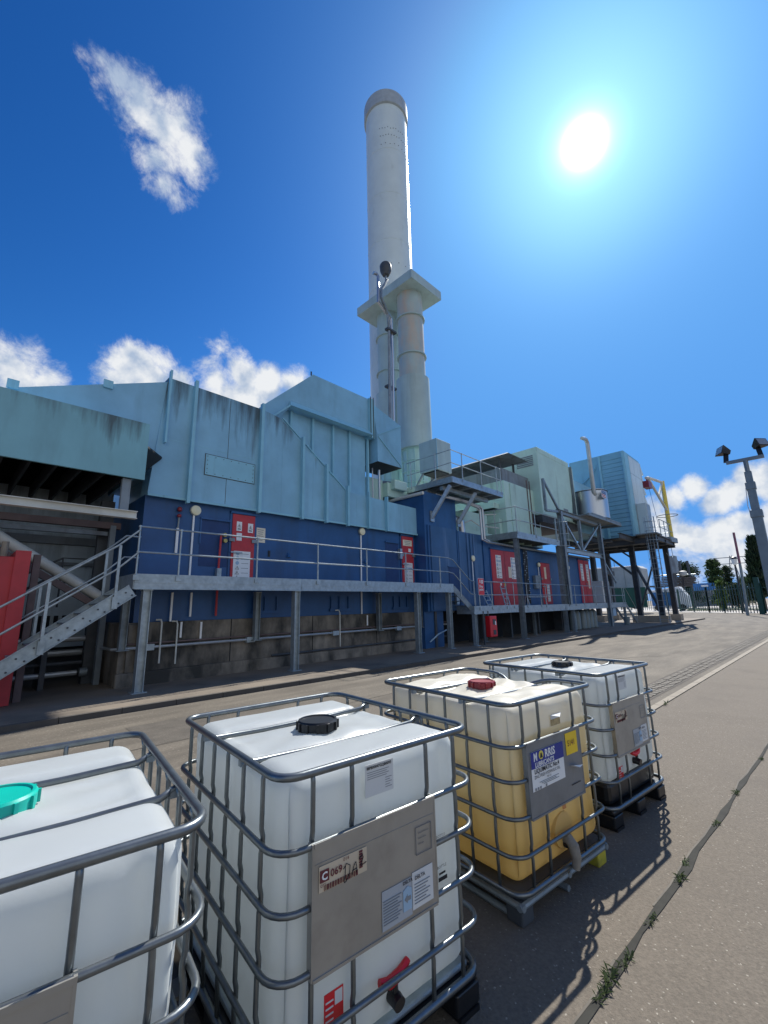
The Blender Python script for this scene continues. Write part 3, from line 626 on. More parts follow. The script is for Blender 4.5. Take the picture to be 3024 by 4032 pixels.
MB().tube([(14.2, 11.25, 2.15), (15.6, 11.25, 2.15)], .02, 8).build('rear_rail', M_galv, st, smooth=True)

wb = thing('raised_walkway', 'lower grey steel walkway running past the red double doors', 'walkway', (25, 10.6, .1), 'steel walkways along the building')
deck(wb, 15.35, 19.05, 10.12, 10.98, 1.62, splits=(18.2,)); deck(wb, 19.6, 35.1, 10.12, 10.98, 1.58, splits=(24.0, 28.0))
for x in (15.45, 25.5, 31.4, 34.8): hleg(wb, x, 10.2, .1, 1.34, .15, .15)
for x in (17.2, 22, 29.5): hleg(wb, x, 10.85, .1, 1.34, .13, .13, M_galvd)
bx = [at('i', x, 650, Y=10.12).x for x in (110, 270, 350, 495, 645, 700, 950, 1020, 1115, 1240, 1420, 1540)]
rail_run(wb, [(15.8, 10.12, 1.60), (34.9, 10.12, 1.60)], posts=[(x, 10.12, 1.6) for x in bx]+[(15.8, 10.12, 1.6)], r=.02)
rail_run(wb, [(34.9, 10.12, 1.60), (34.9, 10.98, 1.60)], r=.02)
# far stair down from the lower walkway
s2 = thing('staircase', 'grey steel staircase at the far end of the lower walkway', 'staircase', (36, 10.6, .1))
for y in (10.15, 10.95): MB().bar((35.0, y, 1.5), (37.2, y, .15), .04, .22).build('stringer', M_galvd, s2)
for i in range(6): MB().box(35.2+i*.34, 35.45+i*.34, 10.18, 10.92, 1.36-i*.21, 1.39-i*.21).build('tread', M_galvd, s2)
MB().tube([(34.9, 10.12, 2.68), (35.3, 10.12, 2.62), (37.2, 10.12, 1.25), (37.2, 10.12, .1)], .02, 8).build('handrail', M_galv, s2, smooth=True)

# left-hand flight in the foreground
s3 = thing('staircase', 'long grey galvanised staircase climbing from the left to the walkway', 'staircase', (.9, 10.8, .1))
sl = (2.195-.80)/(2.79-.845); X1, Z1 = 2.78, 2.20; X0 = 2.78-(2.20-.2)/sl; Z0 = .2
for y in (10.31, 11.28):
    s_ = MB().bar((X0, y, Z0), (X1, y, Z1), .012, .26)
    n_ = Vector((-sl, 0, 1)).normalized()
    for k in (-1, 1): s_.bar(Vector((X0, y-.03, Z0))+n_*k*.13, Vector((X1, y-.03, Z1))+n_*k*.13, .07, .012)
    s_.build('stringer', M_galv, s3)
nb = MB()
for i in range(12):
    t = (i+.5)/12; x = X0+(X1-X0)*t; z = Z0+(Z1-Z0)*t
    nb.cyl((x, 10.30, z+.03), (x, 10.285, z+.03), .018, 8).cyl((x+.12, 10.30, z-.02), (x+.12, 10.285, z-.02), .018, 8)
nb.build('bolt_heads', M_dsteel, s3)
for i in range(11):
    x = X1-.26*(i+.6); z = Z1+.03-.26*sl*(i+.6); MB().box(x-.13, x+.13, 10.33, 11.27, z-.02, z+.01).build('tread', M_galvd, s3)
for y in (10.27, 11.31):
    for dh, nm in ((1.17, 'handrail'), (.66, 'mid_rail')):
        MB().tube([(X0-.2, y, Z0+dh-.2*sl), (X1-.35, y, Z1-.35*sl+dh), (X1+.04, y, 2.5+(1.0 if dh > 1 else .5)), (X1+(.04 if y < 11 else .35), y, 2.5+(1.0 if dh > 1 else .5))], .021, 8).build(nm, M_galv, s3, smooth=True)
    for x in (2.47, 1.36, .2):
        z = Z1-(X1-x)*sl; MB().bar((x, y, z-.1), (x, y, z+1.15), .05, .05).box(x-.05, x+.05, y-.02, y+.02, z-.16, z+.08).build('railing_post', M_galv, s3)

# ------------------------------------------------------------------ main hall
WY = 11.55
hall = thing('turbine_hall', 'large hall with dark blue base and pale blue panelled upper casing', 'building', (8, 14, .1))
MB().box(2.95, 13.6, 11.50, 19, .02, 1.50).build('concrete_plinth', M_conc, hall, bevel=.02)
MB().box(2.9, 13.6, 11.36, 11.497, .02, .40).build('plinth_ledge', M_conc, hall, bevel=.03)
for i, x in enumerate((5.6, 8.3, 11.1)): MB().box(x, x+.02, 11.488, 11.5, .1, 1.5).build('plinth_joint', M_under, hall)
MB().box(3.2, 13.45, WY, 19, 1.50, 4.62).build('blue_wall', M_blue, hall)
MB().box(3.1, 3.6, 11.44, 11.52, .1, 1.45).build('plinth_pier', M_conc, hall)
poly = [(3.2, 4.60), (13.50, 4.62), (13.52, 5.72), (9.6, 5.80), (6.90, 7.76), (6.25, 7.86), (3.45, 7.88), (3.2, 4.60)][:-1]
cl = MB().prism(poly, 11.42, 12.0).build('upper_casing', M_clads, hall)
MB().box(3.45, 7.3, 12.0, 18.5, 4.7, 7.86).build('casing_body', M_clad, hall)
rib = []
for x, z0, z1, wd in ((3.47, 6.0, 8.05, .03), (4.15, 4.50, 8.0, .06), (6.20, 4.52, 8.0, .07), (7.72, 4.52, 7.32, .06), (8.70, 4.52, 6.58, .06), (9.65, 4.52, 5.98, .06), (10.65, 4.54, 5.93, .05), (11.62, 4.54, 5.90, .05), (13.50, 4.60, 5.76, .04)):
    MB().box(x-wd/2, x+wd/2, 11.28, 11.42, z0, z1).box(x-wd/2-.012, x+wd/2+.012, 11.27, 11.28, z0, z1).build('stiffener', M_clad2, hall)
MB().box(3.2, 13.5, 11.37, 11.42, 4.57, 4.63).build('casing_lip', M_clad2, hall)
MB().bar((6.95, 11.40, 7.78), (9.6, 11.40, 5.84), .06, .03).build('casing_lip', M_clad2, hall)
for x, za, zb2 in ((5.2, 4.66, 7.8), (7.0, 4.66, 7.6), (8.2, 4.66, 6.85), (10.15, 4.66, 5.72), (12.5, 4.66, 5.70)): MB().box(x-.006, x+.006, 11.416, 11.4195, za, zb2).build('panel_seam', M_dsteel if x == 5.2 else M_clad, hall)
MB().box(3.5, 6.15, 11.416, 11.4195, 6.15, 6.16).build('panel_seam', M_clad2, hall)
a = at('a', 1225, 580, Y=11.4); b = at('a', 1508, 765, Y=11.4)
ap = MB().box(a.x, b.x, 11.400, 11.418, b.z+.02, a.z-.02).build('access_panel', M_clad2, hall)
bo = MB()
for i in range(7):
    x = a.x+.05+(b.x-a.x-.1)*i/6
    for z in (a.z-.07, b.z+.07): bo.cyl((x, 11.39, z), (x, 11.4, z), .012, 6)
for i in range(1, 4):
    z = a.z-.07+(b.z-a.z+.14)*i/4
    for x in (a.x+.05, b.x-.05): bo.cyl((x, 11.39, z), (x, 11.4, z), .012, 6)
bo.build('bolt_heads', M_dsteel, ap)
fr = MB().box(a.x-.02, b.x+.02, 11.410, 11.4195, b.z, b.z+.02).box(a.x-.02, b.x+.02, 11.410, 11.4195, a.z-.02, a.z).box(a.x-.02, a.x, 11.410, 11.4195, b.z, a.z).box(b.x, b.x+.02, 11.410, 11.4195, b.z, a.z).build('panel_seal', M_dsteel, ap)
# recessed wall with ribs and the high transition duct
MB().box(7.0, 11.55, 12.45, 16, 5.2, 8.72).build('recessed_wall', M_clad, hall)
for x in (405, 548, 680, 787, 903):
    q = at('b', x, 600, Y=12.4).x; MB().box(q-.04, q+.04, 12.34, 12.45, 5.2, 8.70).build('stiffener', M_clad2, hall)
MB().prism([(6.76, 7.75), (7.3, 8.2), (7.72, 8.68), (11.52, 8.70), (11.52, 10.34), (8.70, 10.37), (6.76, 8.52)], 12.2, 16).build('gable_duct', M_clad, hall)
MB().hull([(7.72, 12.19, 8.95), (11.55, 12.19, 8.92), (7.62, 11.98, 8.68), (11.6, 11.98, 8.66), (7.62, 12.19, 8.66), (11.6, 12.19, 8.64)]).build('duct_soffit_flange', M_clad2, hall)
MB().bar((7.62, 12.1, 8.68), (7.0, 12.1, 8.1), .2, .05).build('duct_soffit_flange', M_clad2, hall)
MB().tube([(8.68, 12.3, 10.37), (8.68, 12.3, 10.52)], .03, 6).build('vent_nozzle', M_dsteel, hall)
MB().box(11.52, 11.80, 12.1, 15, 8.6, 10.36).build('expansion_joint', M_clad2, hall); MB().box(11.56, 11.58, 12.07, 12.1, 8.6, 10.42).box(11.72, 11.74, 12.07, 12.1, 8.6, 10.42).build('joint_flange', M_dsteel, hall)
el = MB().hull([(11.85, 12.0, 7.60), (13.30, 12.0, 7.60), (13.30, 12.0, 9.58), (11.85, 12.0, 8.72), (11.80, 12.25, 10.25), (12.6, 13.2, 10.3), (11.85, 13.4, 7.60), (13.30, 13.4, 7.60), (13.30, 13.4, 9.9), (11.80, 14, 10.3)]).build('duct_elbow', M_clad, hall)
MB().bar((11.87, 11.985, 8.76), (13.28, 11.985, 9.54), .05, .03).bar((11.87, 11.985, 8.7), (13.28, 11.985, 7.64), .05, .03).build('elbow_rib', M_clad2, hall)
MB().box(11.86, 13.29, 12.01, 13.39, 7.585, 7.599).build('elbow_soffit_shade', M_baffle_shade, hall)  # near-black sheet, shade under the elbow put into its colour
# far-left transition duct behind the intake hood
MB().add([(3.45, 11.45, 5.3), (3.45, 11.45, 7.76), (-1.6, 11.55, 5.68), (-1.6, 11.55, 5.3), (3.45, 15, 5.3), (3.45, 15, 7.86), (-1.6, 14, 5.68), (-1.6, 14, 5.3)], [(0, 3, 2, 1), (4, 5, 6, 7), (1, 2, 6, 5), (0, 4, 7, 3), (2, 3, 7, 6), (0, 1, 5, 4)]).build('intake_transition', M_clad, hall)
for px in (75, 640):
    q = at('a', px, 175, Y=11.5); MB().box(q.x-.10, q.x+.10, 11.42, 11.46, q.z-.10, q.z+.10).build('lifting_lug', M_clad2, hall)
def sign_lines(parent, x0, x1, z0, z1, y, mt, n, frac=.8):
    g = MB(); hh = (z1-z0)/n
    for i in range(n):
        w_ = (x1-x0)*(frac-.13*((i*7) % 3)); cx = (x0+x1)/2; g.box(cx-w_/2, cx+w_/2, y-.002, y, z1-hh*(i+.65), z1-hh*(i+.35))
    g.build('sign_print', mt, parent)
def warn_board(parent, x0, x1, z0, z1, y):
    b = MB().box(x0, x1, y-.004, y, z0, z1).build('safety_sign', M_white, parent); w_ = x1-x0; h_ = (z1-z0)/6
    tri = MB(); ci = MB(); bar_ = MB()
    for i in range(6):
        zc = z1-h_*(i+.5); xc = x0+w_*.24; s_ = min(h_*.40, w_*.17)
        if i < 3: ci.tube([(xc, y-.0055, zc), (xc, y-.0045, zc)], s_, 14)
        else: tri.tube([(xc-s_, y-.006, zc-s_*.8), (xc+s_, y-.006, zc-s_*.8), (xc, y-.006, zc+s_*.9)], s_*.14, 4, closed=True); tri.box(xc-s_*.12, xc+s_*.12, y-.007, y-.0045, zc-s_*.5, zc+s_*.3)
        bar_.box(x0+w_*.48, x0+w_*.9, y-.0055, y-.0042, zc-h_*.1, zc+h_*.0); 
    ci.build('sign_symbol', M_lblue, b); tri.build('sign_symbol', M_ink, b); bar_.build('sign_print', M_inkg, b)
    MB().box(x0+w_*.45, x0+w_*.92, y-.0065, y-.0056, z1-h_*1.75, z1-h_*1.35).build('sign_symbol', M_lblue, b)
def door(parent, x0, x1, z0, z1, y, kind='single'):
    d = MB().box(x0, x1, y-.05, y, z0, z1).build('door', M_red, parent)
    MB().box(x0-.07, x0-.005, y-.03, y, z0, z1+.07).box(x1+.005, x1+.07, y-.03, y, z0, z1+.07).box(x0-.07, x1+.07, y-.075, y, z1+.012, z1+.075).build('frame', M_blue, d)
    if kind == 'double': MB().box((x0+x1)/2-.012, (x0+x1)/2+.012, y-.056, y-.0505, z0, z1).build('meeting_line', M_maroon, d)
    zz = z0+(z1-z0)*.42
    if kind == 'single':
        MB().bar((x0-.04, y-.10, zz), (x0+.30, y-.10, zz-.01), .035, .035).build('handle', M_galv, d)
        for x in (x0, x1): MB().box(x-.09, x+.07, y-.09, y-.051, z0+(z1-z0)*.58, z0+(z1-z0)*.63).build('latch', M_galvd, d)
        for x in (x0,): MB().box(x-.09, x+.07, y-.09, y-.051, z0+(z1-z0)*.60, z0+(z1-z0)*.64)
    else: MB().tube([(x0+.95, y-.12, zz), (x0+.95, y-.06, zz+.1)], .025, 6).build('handle', M_galvd, d)
    return d
z0 = 2.53
d1 = door(hall, 5.50, 6.19, z0, 4.43, WY)
for x0_, z1_, hh in ((5.62, 4.22, .27), (5.97, 4.20, .27), (5.63, 3.89, .22)):
    s_ = MB().box(x0_, x0_+.16, WY-.056, WY-.0505, z1_-hh, z1_).build('small_sign', M_white, d1)
    if hh > .25: MB().tube([(x0_+.03, WY-.058, z1_-.17), (x0_+.13, WY-.058, z1_-.17), (x0_+.08, WY-.058, z1_-.06)], .006, 4, closed=True).box(x0_+.03, x0_+.13, WY-.058, WY-.0565, z1_-.23, z1_-.20).box(x0_+.072, x0_+.088, WY-.059, WY-.0565, z1_-.155, z1_-.10).build('sign_symbol', M_ink, s_)
warn_board(d1, 5.57, 6.08, 2.56, 3.37, WY-.051)
d2 = door(hall, 12.60, 13.28, z0+.02, 4.48, WY)
s_ = MB().box(12.66, 13.2, WY-.056, WY-.0505, 4.10, 4.34).build('small_sign', M_cream, d2); sign_lines(s_, 12.68, 13.18, 4.12, 4.32, WY-.057, M_inkg, 3)
MB().box(12.98, 13.12, WY-.056, WY-.0505, 3.86, 4.0).build('small_sign', M_white, d2); warn_board(d2, 12.72, 13.2, 2.60, 3.42, WY-.051)
nb = MB().box(6.24, 6.56, WY-.012, WY, 3.68, 4.12).build('notice_board', M_cream, hall); sign_lines(nb, 6.27, 6.53, 3.72, 4.09, WY-.013, M_inkg, 6)
# niches and fittings on the blue wall
MB().box(4.62, 5.42, WY-.008, WY-.001, 2.9, 4.17).build('recess_panel', mat('deep_blue_paint', (.012, .045, .15), .6, var=.15), hall); MB().box(4.60, 5.44, WY-.06, WY, 4.17, 4.22).box(4.60, 4.64, WY-.03, WY, 3.5, 4.17).build('recess_frame', M_blue, hall)
MB().box(11.70, 12.42, WY-.008, WY-.001, 2.6, 4.15).build('recess_panel', MAT['deep_blue_paint'], hall); MB().box(11.68, 12.44, WY-.06, WY, 4.15, 4.20).build('recess_frame', M_blue, hall)
MB().box(12.40, 12.52, WY-.14, WY, 3.55, 3.95).build('switch_box', M_galv, hall)
gb = MB()
for zz, r_x in ((3.78, 0), (3.62, .02)): gb.cyl((5.26+r_x, WY-.14, zz), (5.26+r_x, WY-.06, zz), .055, 12)
gb.build('pressure_gauge', M_brass, hall)
MB().tube([(5.16, WY-.1, 3.75), (5.14, WY-.1, 2.9), (5.14, WY-.1, 1.6)], .03, 8).build('red_riser_pipe', M_red, hall, smooth=True)
MB().box(5.08, 5.2, WY-.16, WY-.02, 2.5, 2.85).build('cable_tray', M_galv, hall)
MB().box(6.68, 6.74, WY-.03, WY, 3.28, 3.46).build('vent_slot', M_black, hall)
for x in (7.3, 10.55): MB().hull([(x, WY, 3.3), (x+.16, WY, 3.3), (x+.03, WY-.08, 3.3), (x+.13, WY-.08, 3.3), (x+.06, WY, 3.46), (x+.1, WY, 3.46)]).build('pipe_bracket', M_blue, hall)
for x in (6.2, 9.0, 12.0):
    MB().box(x, x+.9, WY-.07, WY, 1.62, 1.70).box(x+.05, x+.09, WY-.05, WY, 1.7, 2.1).box(x+.4, x+.44, WY-.05, WY, 1.7, 2.1).box(x+.8, x+.84, WY-.05, WY, 1.7, 2.1).build('base_bracket', M_blue, hall)
# lamps on the wall
def wall_lamp(c, label, y, z0, r=.13, red=False):
    x, z = c
    t = thing('bulkhead_lamp', label, 'lamp', (x, y, z), 'round cream bulkhead lamps')
    MB().tube([(x, y, z), (x, y-.10, z), (x, y-.115, z)], [r, r, r*.8], 24).build('lens', M_lens, t, smooth=True); MB().tube([(x, y+.0, z), (x, y-.06, z)], r*1.08, 24).build('ring', M_galv, t, smooth=True)
    MB().bar((x-.03, y-.03, z-r), (x-.03, y-.03, z0), .045, .03).build('conduit', M_wpaint, t)
wall_lamp((4.44, 4.37), 'round cream lamp on white conduit at the left end of the hall', WY, 2.5)
wall_lamp((10.45, 4.43), 'round cream lamp on white conduit left of the second red door', WY, 1.5)
wall_lamp((16.75, 3.78), 'round cream lamp on the blue wall above the fire point sign', 11.0, 1.7, .13)
wall_lamp((23.3, 3.82), 'round cream lamp beside the narrow middle red door', 10.98, 2.6, .12)
wall_lamp((27.35, 3.84), 'round cream lamp on the blue wall before the last red doors', 10.98, 1.7, .12)
bt = thing('alarm_beacon', 'small red alarm beacon above a white conduit on the blue wall', 'alarm', (4.02, WY, 4.2))
MB().lathe((4.02, WY-.08, 4.28), [(.03, 0), (.06, .02), (.06, .09), (.03, .12)], 12).lathe((4.02, WY-.08, 4.12), [(.03, 0), (.055, .02), (.055, .07), (.03, .09)], 12).build('lens', M_dred, bt, smooth=True)
MB().box(3.99, 4.05, WY-.06, WY-.02, 3.2, 3.85).build('conduit', M_wpaint, bt); MB().tube([(4.02, WY-.06, 3.85), (4.02, WY-.08, 4.15)], .025, 8).build('bracket', M_galvd, bt)
# pipes on the plinth
pr = thing('plinth_pipework', 'pair of grey pipes with drops running along the concrete plinth', 'pipes', (8, 11.3, .8))
for i, (y, z, r) in enumerate(((11.38, .93, .035), (11.42, 1.02, .022), (11.36, .45, .03))):
    MB().tube([(2.9 if i < 2 else 6.8, y, z), (15.5, y, z+.02)], r, 8).build('pipe', (M_pipe, M_brown, M_dsteel)[i], pr, smooth=True)
MB().tube([(2.9, 11.38, .93), (2.8, 11.45, .93), (2.8, 13, .93)], .035, 8).build('pipe', M_pipe, pr, smooth=True)
for x, zt, zb_ in ((3.78, 1.55, .55), (4.15, 1.5, .5), (9.3, 1.65, .5)): MB().tube([(x-.1, 11.47, zt), (x, 11.42, zt), (x, 11.36, zt-.08), (x, 11.34, zb_)], .02, 8).build('drop_pipe', M_beam, pr, smooth=True)
for x, za, zb_ in ((3.98, 2.2, 1.5), (4.45, 2.2, 1.6), (4.25, 1.48, 1.1), (4.75, 1.46, 1.0), (10.6, 1.45, 1.1)): MB().box(x, x+.045, 11.44, 11.48, zb_, za).build('white_conduit', M_wpaint, pr)
MB().tube([(3.35, 11.36, .12), (3.35, 11.36, 1.46)], .075, 10).build('downpipe', M_block, pr, smooth=True)
for x in (3.4, 6, 9, 12): MB().box(x, x+.25, 11.33, 11.45, .86, 1.0).build('pipe_bracket', M_galv, pr)
# ------------------------------------------------------------------ left: intake hood, its frame and what stands behind
hd = thing('intake_hood', 'pale blue intake hood with dark finned underside at the left edge', 'air intake', (0, 12, 4.6))
MB().prism([(-7, 4.68), (2.86, 4.69), (2.86, 6.05), (-7, 6.03)], 10.5, 10.56).build('front_panel', M_hoodm, hd)
MB().box(-7, 2.84, 10.56, 15, 5.85, 6.0).build('roof_panel', M_clad, hd); MB().box(2.80, 2.86, 10.56, 13.5, 4.9, 6.0).build('side_panel', M_clad, hd)
MB().hull([(2.87, 10.58, 5.55), (3.45, 11.38, 5.62), (2.87, 11.4, 5.62), (2.87, 10.58, 5.50), (3.45, 11.38, 5.57), (2.87, 11.4, 4.9)]).build('side_gusset', M_baffle_shade, hd)  # pale cladding part coloured near-black for the shade on its underside
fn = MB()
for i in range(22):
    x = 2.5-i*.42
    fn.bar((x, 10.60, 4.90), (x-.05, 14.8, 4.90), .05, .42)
fn.build('fin', M_baffle_shade, hd)
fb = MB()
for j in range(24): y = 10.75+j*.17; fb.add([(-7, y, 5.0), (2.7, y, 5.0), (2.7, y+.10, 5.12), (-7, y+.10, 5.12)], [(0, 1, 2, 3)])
fb.build('louvre_blades', M_baffle_shade, hd); MB().box(-7, 2.8, 10.6, 15, 5.2, 5.22).build('backing', M_under, hd)
fs = thing('support_gantry', 'grey steel beams and diagonal props under the pale blue intake hood', 'steel frame', (1, 12, .1))
MB().ibeam((-6, 10.62, 3.87), (2.80, 10.62, 3.87), .16, .17, .015).build('beam', M_beam, fs)
MB().box(2.45, 2.62, 10.6, 10.72, 3.95, 4.68).build('post', M_grey, fs)
MB().bar((-6, 12.5, 3.85), (2.95, 12.5, 3.90), .15, .16).build('beam', M_brown, fs)
MB().bar((-6, 12.6, 3.62), (2.7, 12.6, 3.70), .12, .10).build('beam', M_grey, fs)
MB().tube([(-1.0, 12.2, 4.43), (2.72, 12.2, 2.05)], .12, 14).build('diagonal_duct', M_beam, fs, smooth=True)
MB().bar((-.9, 12.05, 4.05), (2.62, 12.05, 1.85), .10, .14).build('diagonal_beam', M_brown, fs)
MB().box(2.72, 2.84, 12.4, 12.55, .1, 3.9).build('post', M_grey, fs); MB().box(2.55, 2.85, 12.8, 13.0, .1, 4.6).build('post', M_dsteel, fs)
MB().tube([(1.95, 13.2, 1.9), (1.95, 13.2, 3.1), (2.7, 13.2, 3.1)], .022, 8).tube([(1.9, 13.2, 2.5), (2.75, 13.2, 2.5)], .022, 8).tube([(1.0, 13.2, 2.5), (1.95, 13.2, 3.1)], .022, 8).build('rear_railing', M_dsteel, fs)
MB().bar((.2, 13.1, 1.6), (1.9, 13.1, 2.7), .05, .08).build('rear_stringer', M_dsteel, fs)
MB().box(1.18, 1.30, 11.3, 11.42, .1, 2.95).build('post', M_brown, fs)
pb = thing('panelled_casing', 'grey blue panelled casing standing behind the left staircase', 'casing', (0, 15, .1))
MB().box(-9, 3.1, 14.2, 15, .9, 6.2).build('panel', mat('grey_blue_panel', (.50, .61, .67), .55, var=.12, vs=.8, dirt=(.06, .08, .09), damt=.6, dthr=.5, dstretch=vst), pb)
MB().box(-9, 3.1, 14.0, 14.2, 3.55, 3.75).box(-9, 3.1, 14.05, 14.2, 3.0, 3.08).build('rib', M_grey, pb)
MB().box(-9, 3.1, 15, 19, .1, .95).build('base', M_dsteel, pb)
dk = MB()
for i in range(14): dk.box(.2+i*.17, .28+i*.17, 14.12, 14.2, 1.1, 1.7)
dk.build('grille', M_under, pb)
pl2 = thing('ground_pipework', 'group of horizontal grey pipes near the ground behind the left stairs', 'pipes', (1, 13, .5))
for y, z, r, x1 in ((12.9, 1.15, .07, 2.7), (13.2, .82, .08, 2.6), (12.6, .40, .06, 2.4), (12.7, .62, .04, 2.5)): MB().tube([(-6, y, z), (x1, y, z)], r, 10).build('pipe', M_pipe if r > .05 else M_dsteel, pl2, smooth=True)
MB().tube([(2.45, 12.6, .40), (2.6, 12.6, .40)], .10, 12).build('flange', M_galvd, pl2, smooth=True)
for x in (.3, 1.7): MB().box(x, x+.1, 12.5, 13.3, .1, 1.1).build('pipe_support', M_dsteel, pl2)
rc = thing('red_cabinet', 'tall red steel cabinet at the left edge behind the stairs', 'cabinet', (.1, 11.5, .1))
MB().box(-1.6, .98, 11.05, 12.2, .11, 2.86).build('body', M_red, rc, bevel=.02)
MB().box(.86, 1.10, 10.98, 12.25, .11, 2.98).build('corner_post', M_red, rc); MB().box(.55, .57, 11.04, 11.05, .2, 2.8).build('door_seam', M_maroon, rc)
MB().tube([(.72, 11.5, 2.86), (.72, 11.5, 3.2)], .06, 10).build('vent', M_block, rc)

# ------------------------------------------------------------------ blue control building and tower block
cb = thing('control_building', 'long dark blue building with red double doors behind lower walkway', 'building', (22, 13, .1))
MB().box(13.46, 31.15, 11.0, 16, 1.50, 4.70).build('blue_wall', M_blue, cb)
MB().box(15.71, 18.0, 11.0, 16, 4.70, 4.95).build('parapet', M_blue, cb)
MB().box(13.46, 15.70, 11.002, 15.5, 4.70, 6.40).build('tower_block', M_blue, cb)
MB().box(13.80, 15.6, 10.97, 11.0, 1.55, 4.98).box(15.75, 17.6, 10.97, 11.0, 1.7, 4.93).build('worn_panel', M_blueworn, cb)
for x in (13.6, 15.62, 17.7): MB().box(x, x+.06, 10.95, 11.0, 1.5, 4.98 if x < 17 else 4.9).build('panel_flange', M_blue, cb)
for x in (16.35, 16.6, 16.85): MB().box(x, x+.05, 10.935, 10.97, 2.3, 4.9).build('weathered_rib', M_blueworn, cb)
MB().box(13.7, 31, 12.0, 16, .1, 1.5).build('base_wall', M_under, cb)  # concrete wall painted near-black for the shade below the walkway
for x in (14, 17, 20, 23, 26, 29): MB().box(x, x+.12, 11.1, 11.6, .1, 1.5).build('base_support', M_dsteel, cb)
MB().box(13.4, 14.6, 11.15, 11.6, .1, 1.5).build('blue_base_panel', M_blue, cb)
dd = door(cb, 18.35, 20.85, 1.66, 4.33, 11.0, 'double')
warn_board(dd, 18.75, 19.25, 2.95, 4.08, 10.949); warn_board(dd, 20.2, 20.7, 2.95, 4.05, 10.949); MB().box(19.9, 20.18, 10.945, 10.9495, 3.0, 3.55).build('small_sign', M_cream, dd); MB().box(19.02, 19.14, 10.945, 10.9495, 2.6, 2.72).build('small_sign', M_white, dd)
MB().box(19.4, 19.56, 10.945, 10.9495, 2.58, 2.72).build('small_sign', M_yel, dd)
d3 = door(cb, 23.55, 24.72, 1.66, 3.95, 11.0); MB().box(23.95, 24.2, 10.945, 10.9495, 3.05, 3.72).build('small_sign', M_cream, d3); warn_board(d3, 24.1, 24.45, 1.8, 2.75, 10.949)
d4 = door(cb, 29.15, 31.0, 1.66, 4.45, 11.0, 'double'); warn_board(d4, 29.4, 29.85, 3.1, 4.2, 10.949); warn_board(d4, 30.35, 30.8, 3.1, 4.2, 10.949); MB().box(30.5, 30.8, 10.945, 10.9495, 2.6, 3.1).build('small_sign', M_cream, d4)
MB().box(14.9, 15.7, 10.955, 10.969, 2.2, 3.3).build('recess_panel', MAT['deep_blue_paint'], cb); MB().box(14.85, 15.75, 10.93, 10.969, 3.3, 3.34).build('recess_frame', M_blue, cb)
MB().box(15.2, 15.4, 10.85, 10.95, 1.75, 2.3).build('cable_tray', M_galv, cb)
wv = MB()
for i in range(3): wv.tube([(21.5+i*.18, 10.9, 1.7), (21.52+i*.18, 10.92, 3), (21.6+i*.16, 10.9, 4.6)], .04, 6)
wv.build('cable_bundle', M_black, cb)
rnd = random.Random(5); ct = MB()
for i in range(24): z = 1.9+i*.115; x = 21.35+rnd.uniform(0, .5); ct.box(x, x+.10, 10.84, 10.87, z, z+.05)
ct.build('cable_clips', M_galvd, cb)
MB().box(22.55, 23.15, 10.82, 10.98, 2.5, 3.2).build('junction_boxes', M_galvd, cb)
# pipes over the tower block and down by the walkway
tp = thing('lagged_pipework', 'pale lagged pipes crossing the blue tower block and dropping by the green casing', 'pipes', (17, 10.8, 5))
MB().tube([(13.40, 14.6, 6.30), (13.40, 10.95, 6.30)], .07, 10).build('pipe', M_beam, tp, smooth=True)
q = [at('j', x, y, Y=10.75) for x, y in ((975, 710), (1160, 755), (1330, 825), (1352, 850), (1380, 1175), (1430, 1200))]
MB().tube(q, .055, 10).build('pipe', M_stain, tp, smooth=True)
MB().tube([p+Vector((.22, .0, .05)) for p in q], .055, 10).build('pipe', M_stain, tp, smooth=True)
MB().tube([q[-1], (24, 10.85, 4.60), (31.0, 10.85, 4.62)], .06, 8).build('pipe', M_galvd, tp, smooth=True)
MB().tube([(15.9, 11.5, 4.9), (15.9, 11.5, 5.35), (15.98, 11.45, 5.55), (16.2, 11.4, 5.62), (16.5, 11.3, 5.5), (16.55, 11.3, 4.95)], .17, 14).build('duct_bend', M_stain, tp, smooth=True)
# ------------------------------------------------------------------ platform by the flues
p1 = thing('flue_platform', 'cantilevered grey steel platform on two diagonal braces above tower block', 'platform', (16.3, 11.5, 6.8), 'high steel platforms')
MB().box(14.32, 18.35, 10.14, 13.1, 6.90, 6.93).build('deck', M_galvd, p1)
for a_, b_ in (((14.3, 10.1, 6.87), (18.4, 10.1, 6.87)), ((14.3, 13.1, 6.87), (14.3, 10.1, 6.87)), ((18.4, 10.1, 6.87), (18.4, 12, 6.87))): MB().bar(a_, b_, .05, .25).build('edge_beam', M_galv, p1)
for x in (14.9, 15.7, 16.6, 17.5): MB().bar((x, 10.15, 6.80), (x, 13, 6.80), .08, .14).build('joist', M_galv, p1)
for y in (10.75, 11.6): MB().bar((14.4, y, 6.64), (18.0, y, 6.64), .16, .18).build('support_beam', M_galv, p1)
for x in (13.95, 15.85):
    MB().bar((x, 10.98, 5.32), (x+.35, 10.2, 6.62), .16, .14).box(x-.12, x+.12, 10.94, 10.99, 5.15, 5.6).build('brace', M_galv, p1)
rail_run(p1, [(14.3, 12.6, 6.98), (14.3, 10.1, 6.98), (18.4, 10.1, 6.98)], h=1.2, mid=.62, posts=[(14.3, 12.35, 6.98), (14.3, 10.95, 6.98), (15.1, 10.1, 6.98), (16.6, 10.1, 6.98), (17.95, 10.1, 6.98), (18.35, 10.1, 6.98)])
for i, (x0_, x1_) in enumerate(((14.6, 15.7), (16.1, 16.7))): MB().tube([(x0_, 11.2, 6.50), (x1_, 11.2, 6.50)], .03, 8).build('strip_light', M_white, p1)
